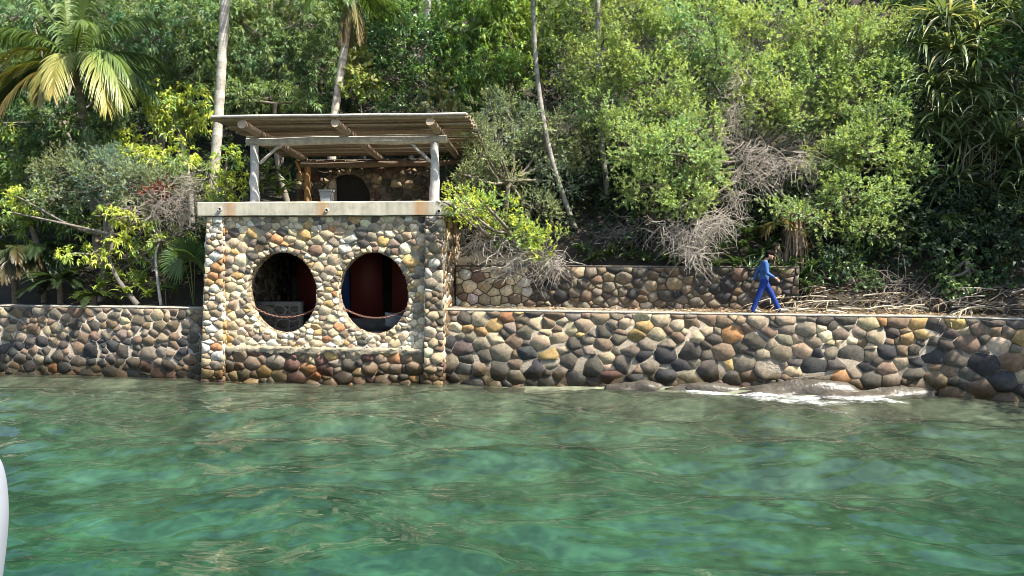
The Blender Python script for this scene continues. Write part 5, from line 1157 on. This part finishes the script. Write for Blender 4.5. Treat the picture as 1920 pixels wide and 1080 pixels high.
def walker():
    px0, y0 = 1435, 21.15; g = W(px0, 588, y0); g[2] = HW + .005; k = sc(y0)
    e = empty('person', g); tag(e, 'person in blue shirt and blue trousers walking along the sea wall looking down', 'person')
    D = nrm(np.array([math.cos(R(10)), -math.sin(R(10)), 0])); Lf = np.array([-D[1], D[0], 0])      # walking direction, his left (away from the boat)
    def q(f, s_, z): return g + D * f + Lf * s_ + UP * z
    M_SKIN = mat_plain('skin', (.33, .19, .125), .5, .3, .06, 30, bmp=0); M_HAIR = mat_plain('hair', (.010, .008, .007), .95, .05, bmp=.3)
    M_SHIRT = mat_plain('blue_shirt', (.05, .105, .25), .9, .1, .35, 7, bmp=1.0); M_TROUS = mat_plain('blue_trousers', (.018, .042, .19), .85, .15, .2, 8, bmp=.6); M_SHOE = mat_plain('shoes', (.42, .40, .36), .7)
    hipN, hipF = q(-.05, -.085, .86), q(-.05, .085, .86); knN, knF = q(-.20, -.10, .46), q(.17, .09, .50); anN, anF = q(-.335, -.10, .10), q(.365, .09, .085)
    pel = q(-.05, 0, .90); waist = q(-.055, 0, 1.06); chest = q(-.045, 0, 1.27); neck = q(-.02, 0, 1.43); head0 = q(.085, 0, 1.555)
    shN, shF = q(-.05, -.175, 1.37), q(-.05, .175, 1.37); elN, elF = q(-.01, -.23, 1.09), q(-.20, .22, 1.10); wrN, wrF = q(.19, -.20, .97), q(-.29, .20, .87)
    body = [(pel, waist, .11, .10, 1.25), (waist, chest, .10, .11, 1.3), (chest, neck, .09, .055, 1.2), (neck, head0, .052, .05, 1), (head0 - UP * .01 - D * .015, head0 + UP * .045 - D * .01, .078, .078, .92), (head0 + D * .045 - UP * .055, head0 + D * .03, .045, .062, .95),
            (head0 + D * .082 - UP * .005, head0 + D * .102 - UP * .028, .011, .015, .9), (head0 + D * .07 - UP * .082, head0 + D * .05 - UP * .07, .024, .034, 1.1),
            (hipN, knN, .075, .055, 1), (knN, anN, .05, .035, 1), (hipF, knF, .075, .055, 1), (knF, anF, .05, .035, 1), (shN, elN, .045, .036, 1), (elN, wrN, .036, .025, 1), (shF, elF, .045, .036, 1), (elF, wrF, .036, .025, 1), (chest, shN, .07, .05, 1), (chest, shF, .07, .05, 1)]
    for s_ in (-1, 1): body.append((head0 + Lf * .076 * s_ - D * .02 - UP * .01, head0 + Lf * .078 * s_ - D * .025 + UP * .022, .014, .017, .6))     # ears
    for wr, dr, sd in ((wrN, nrm(D * .8 - UP * .55), -1), (wrF, nrm(-D * .35 - UP * .9), 1)):      # palm, four fingers with a bend, thumb from the side of the palm
        pl = wr + dr * .085; bk = nrm(np.cross(dr, Lf)); body.append((wr, pl, .026, .033, .75))
        across = nrm(np.cross(dr, np.cross(Lf, dr)) * .3 + bk)
        for j, ln in enumerate((.07, .08, .075, .058)):
            b = pl + across * (.027 - .018 * j) + dr * .015; kn = b + dr * ln * .55; tp = kn + nrm(dr * .7 - bk * .45 * 1 - Lf * .2 * sd) * ln * .55; body += [(b, kn, .0095, .0088, 1), (kn, tp, .0088, .0075, 1)]
        tb = wr + dr * .035 + across * .03; tm = tb + nrm(dr * .6 + across * .7) * .035; body += [(tb, tm, .0115, .010, 1), (tm, tm + nrm(dr + across * .15) * .03, .010, .008, 1)]
    remesh_part('body', body, M_SKIN, e, .0065, 2)
    remesh_part('shirt', [(q(-.055, 0, .97), waist, .128, .118, 1.3), (waist, chest, .118, .128, 1.32), (chest, neck - UP * .06, .115, .07, 1.35), (chest + UP * .06, shN, .09, .068, 1), (chest + UP * .06, shF, .09, .068, 1), (shN, elN, .066, .055, 1), (elN, wrN - nrm(wrN - elN) * .03, .054, .04, 1), (shF, elF, .066, .055, 1), (elF, wrF - nrm(wrF - elF) * .03, .054, .04, 1), (q(-.055, 0, .93), q(-.055, 0, .97), .126, .13, 1.28)], M_SHIRT, e, .012, 3)
    remesh_part('trousers', [(q(-.05, 0, .96), q(-.05, 0, .88), .115, .12, 1.25), (hipN, knN, .105, .078, 1), (knN, anN, .078, .068, 1), (hipF, knF, .105, .078, 1), (knF, anF, .078, .068, 1), (hipN, hipF, .1, .1, 1), (anN, anN - UP * .035, .068, .068, 1), (anF, anF - UP * .02, .068, .066, 1)], M_TROUS, e, .012, 3)
    remesh_part('hair', [(head0 + UP * .068 - D * .018, head0 + UP * .075 + D * .03, .092, .078, .98), (head0 - D * .05 - UP * .005, head0 - D * .04 + UP * .05, .066, .078, 1.12), (head0 + D * .07 + UP * .075, head0 + D * .085 + UP * .05, .042, .028, 1.6)], M_HAIR, e, .009, 2)
    for an, toe, hl in ((anN, q(-.18, -.10, .03), q(-.37, -.10, .065)), (anF, q(.58, .09, .075), q(.345, .09, .04))):
        remesh_part('shoe', [(hl, toe, .042, .034, 1.05), (an - UP * .01, (an + toe) / 2 - UP * .02, .045, .04, 1), (toe, toe + D * .02, .034, .026, 1.1)], M_SHOE, e, .009, 2)
    for s_ in (-1, 1):
        mb = MB(); tubes(mb, np.array([head0 + D * .075 + Lf * .03 * s_ + UP * .008, head0 + D * .082 + Lf * .032 * s_ + UP * .006]), np.array([.009, .004]), 8, None, True); mb.build('eye', M_HAIR, e)
    mb = MB(); c = head0 + D * .088 - UP * .058; tubes(mb, np.array([c - Lf * .022, c + D * .006, c + Lf * .022]), np.array([.003, .005, .003]), 6, None, True); mb.build('mouth', mat_plain('lips', (.25, .11, .09), .5), e)
walker()

# ------------------------------------------------------------------ our own boat's rounded bulwark at the lower left
def boat_edge():
    y = 2.6; k = sc(y)
    out = [(-420, 842), (-60, 838), (-20, 840), (0, 847), (12, 862), (20, 890), (24, 925), (25, 965), (22, 1010), (16, 1060), (8, 1120), (-2, 1200), (-20, 1400), (-420, 1400)]
    P = spline(out, 60); c = W(-220, 1100, y); mb = MB(); n = len(P); V = []
    for dv, sh in ((0.0, 8), (0, 2), (0, 0), (-.2, 0), (-.3, 6)):
        for p in P:
            w_ = W(p[0] - (sh if p[0] > -400 else 0), p[1] + (sh * .6 if p[1] < 1300 else 0), y); V.append((w_[0], y + dv - .03 * (sh == 4), w_[2]))
    V = np.array(V).reshape(5, n, 3)
    for r_, yy in enumerate((y, y - .02, y - .06, y - .35, y - .40)): V[r_, :, 1] = yy
    i = np.arange(n); i2 = (i + 1) % n
    mb.add(V.reshape(-1, 3), np.concatenate([np.stack([i + n * k_, i2 + n * k_, i2 + n * k_ + n, i + n * k_ + n], 1) for k_ in range(4)])); mb.f.append(np.array([list(range(n))])); mb.c.append(np.ones((1, 3)) * .5); mb.f.append(np.array([list(range(4 * n, 5 * n))[::-1]])); mb.c.append(np.ones((1, 3)) * .5)
    o = mb.build('boat_bulwark', mat_plain('white_gelcoat', (.27, .28, .31), .35, .4, .1, 3, bmp=0), None, True, base=(c[0], y, 0)); bm = bmesh.new(); bm.from_mesh(o.data); bmesh.ops.recalc_face_normals(bm, faces=bm.faces); bm.to_mesh(o.data); bm.free()
    tag(o, 'white rounded boat bulwark cut off by the lower left edge', 'boat')
boat_edge()
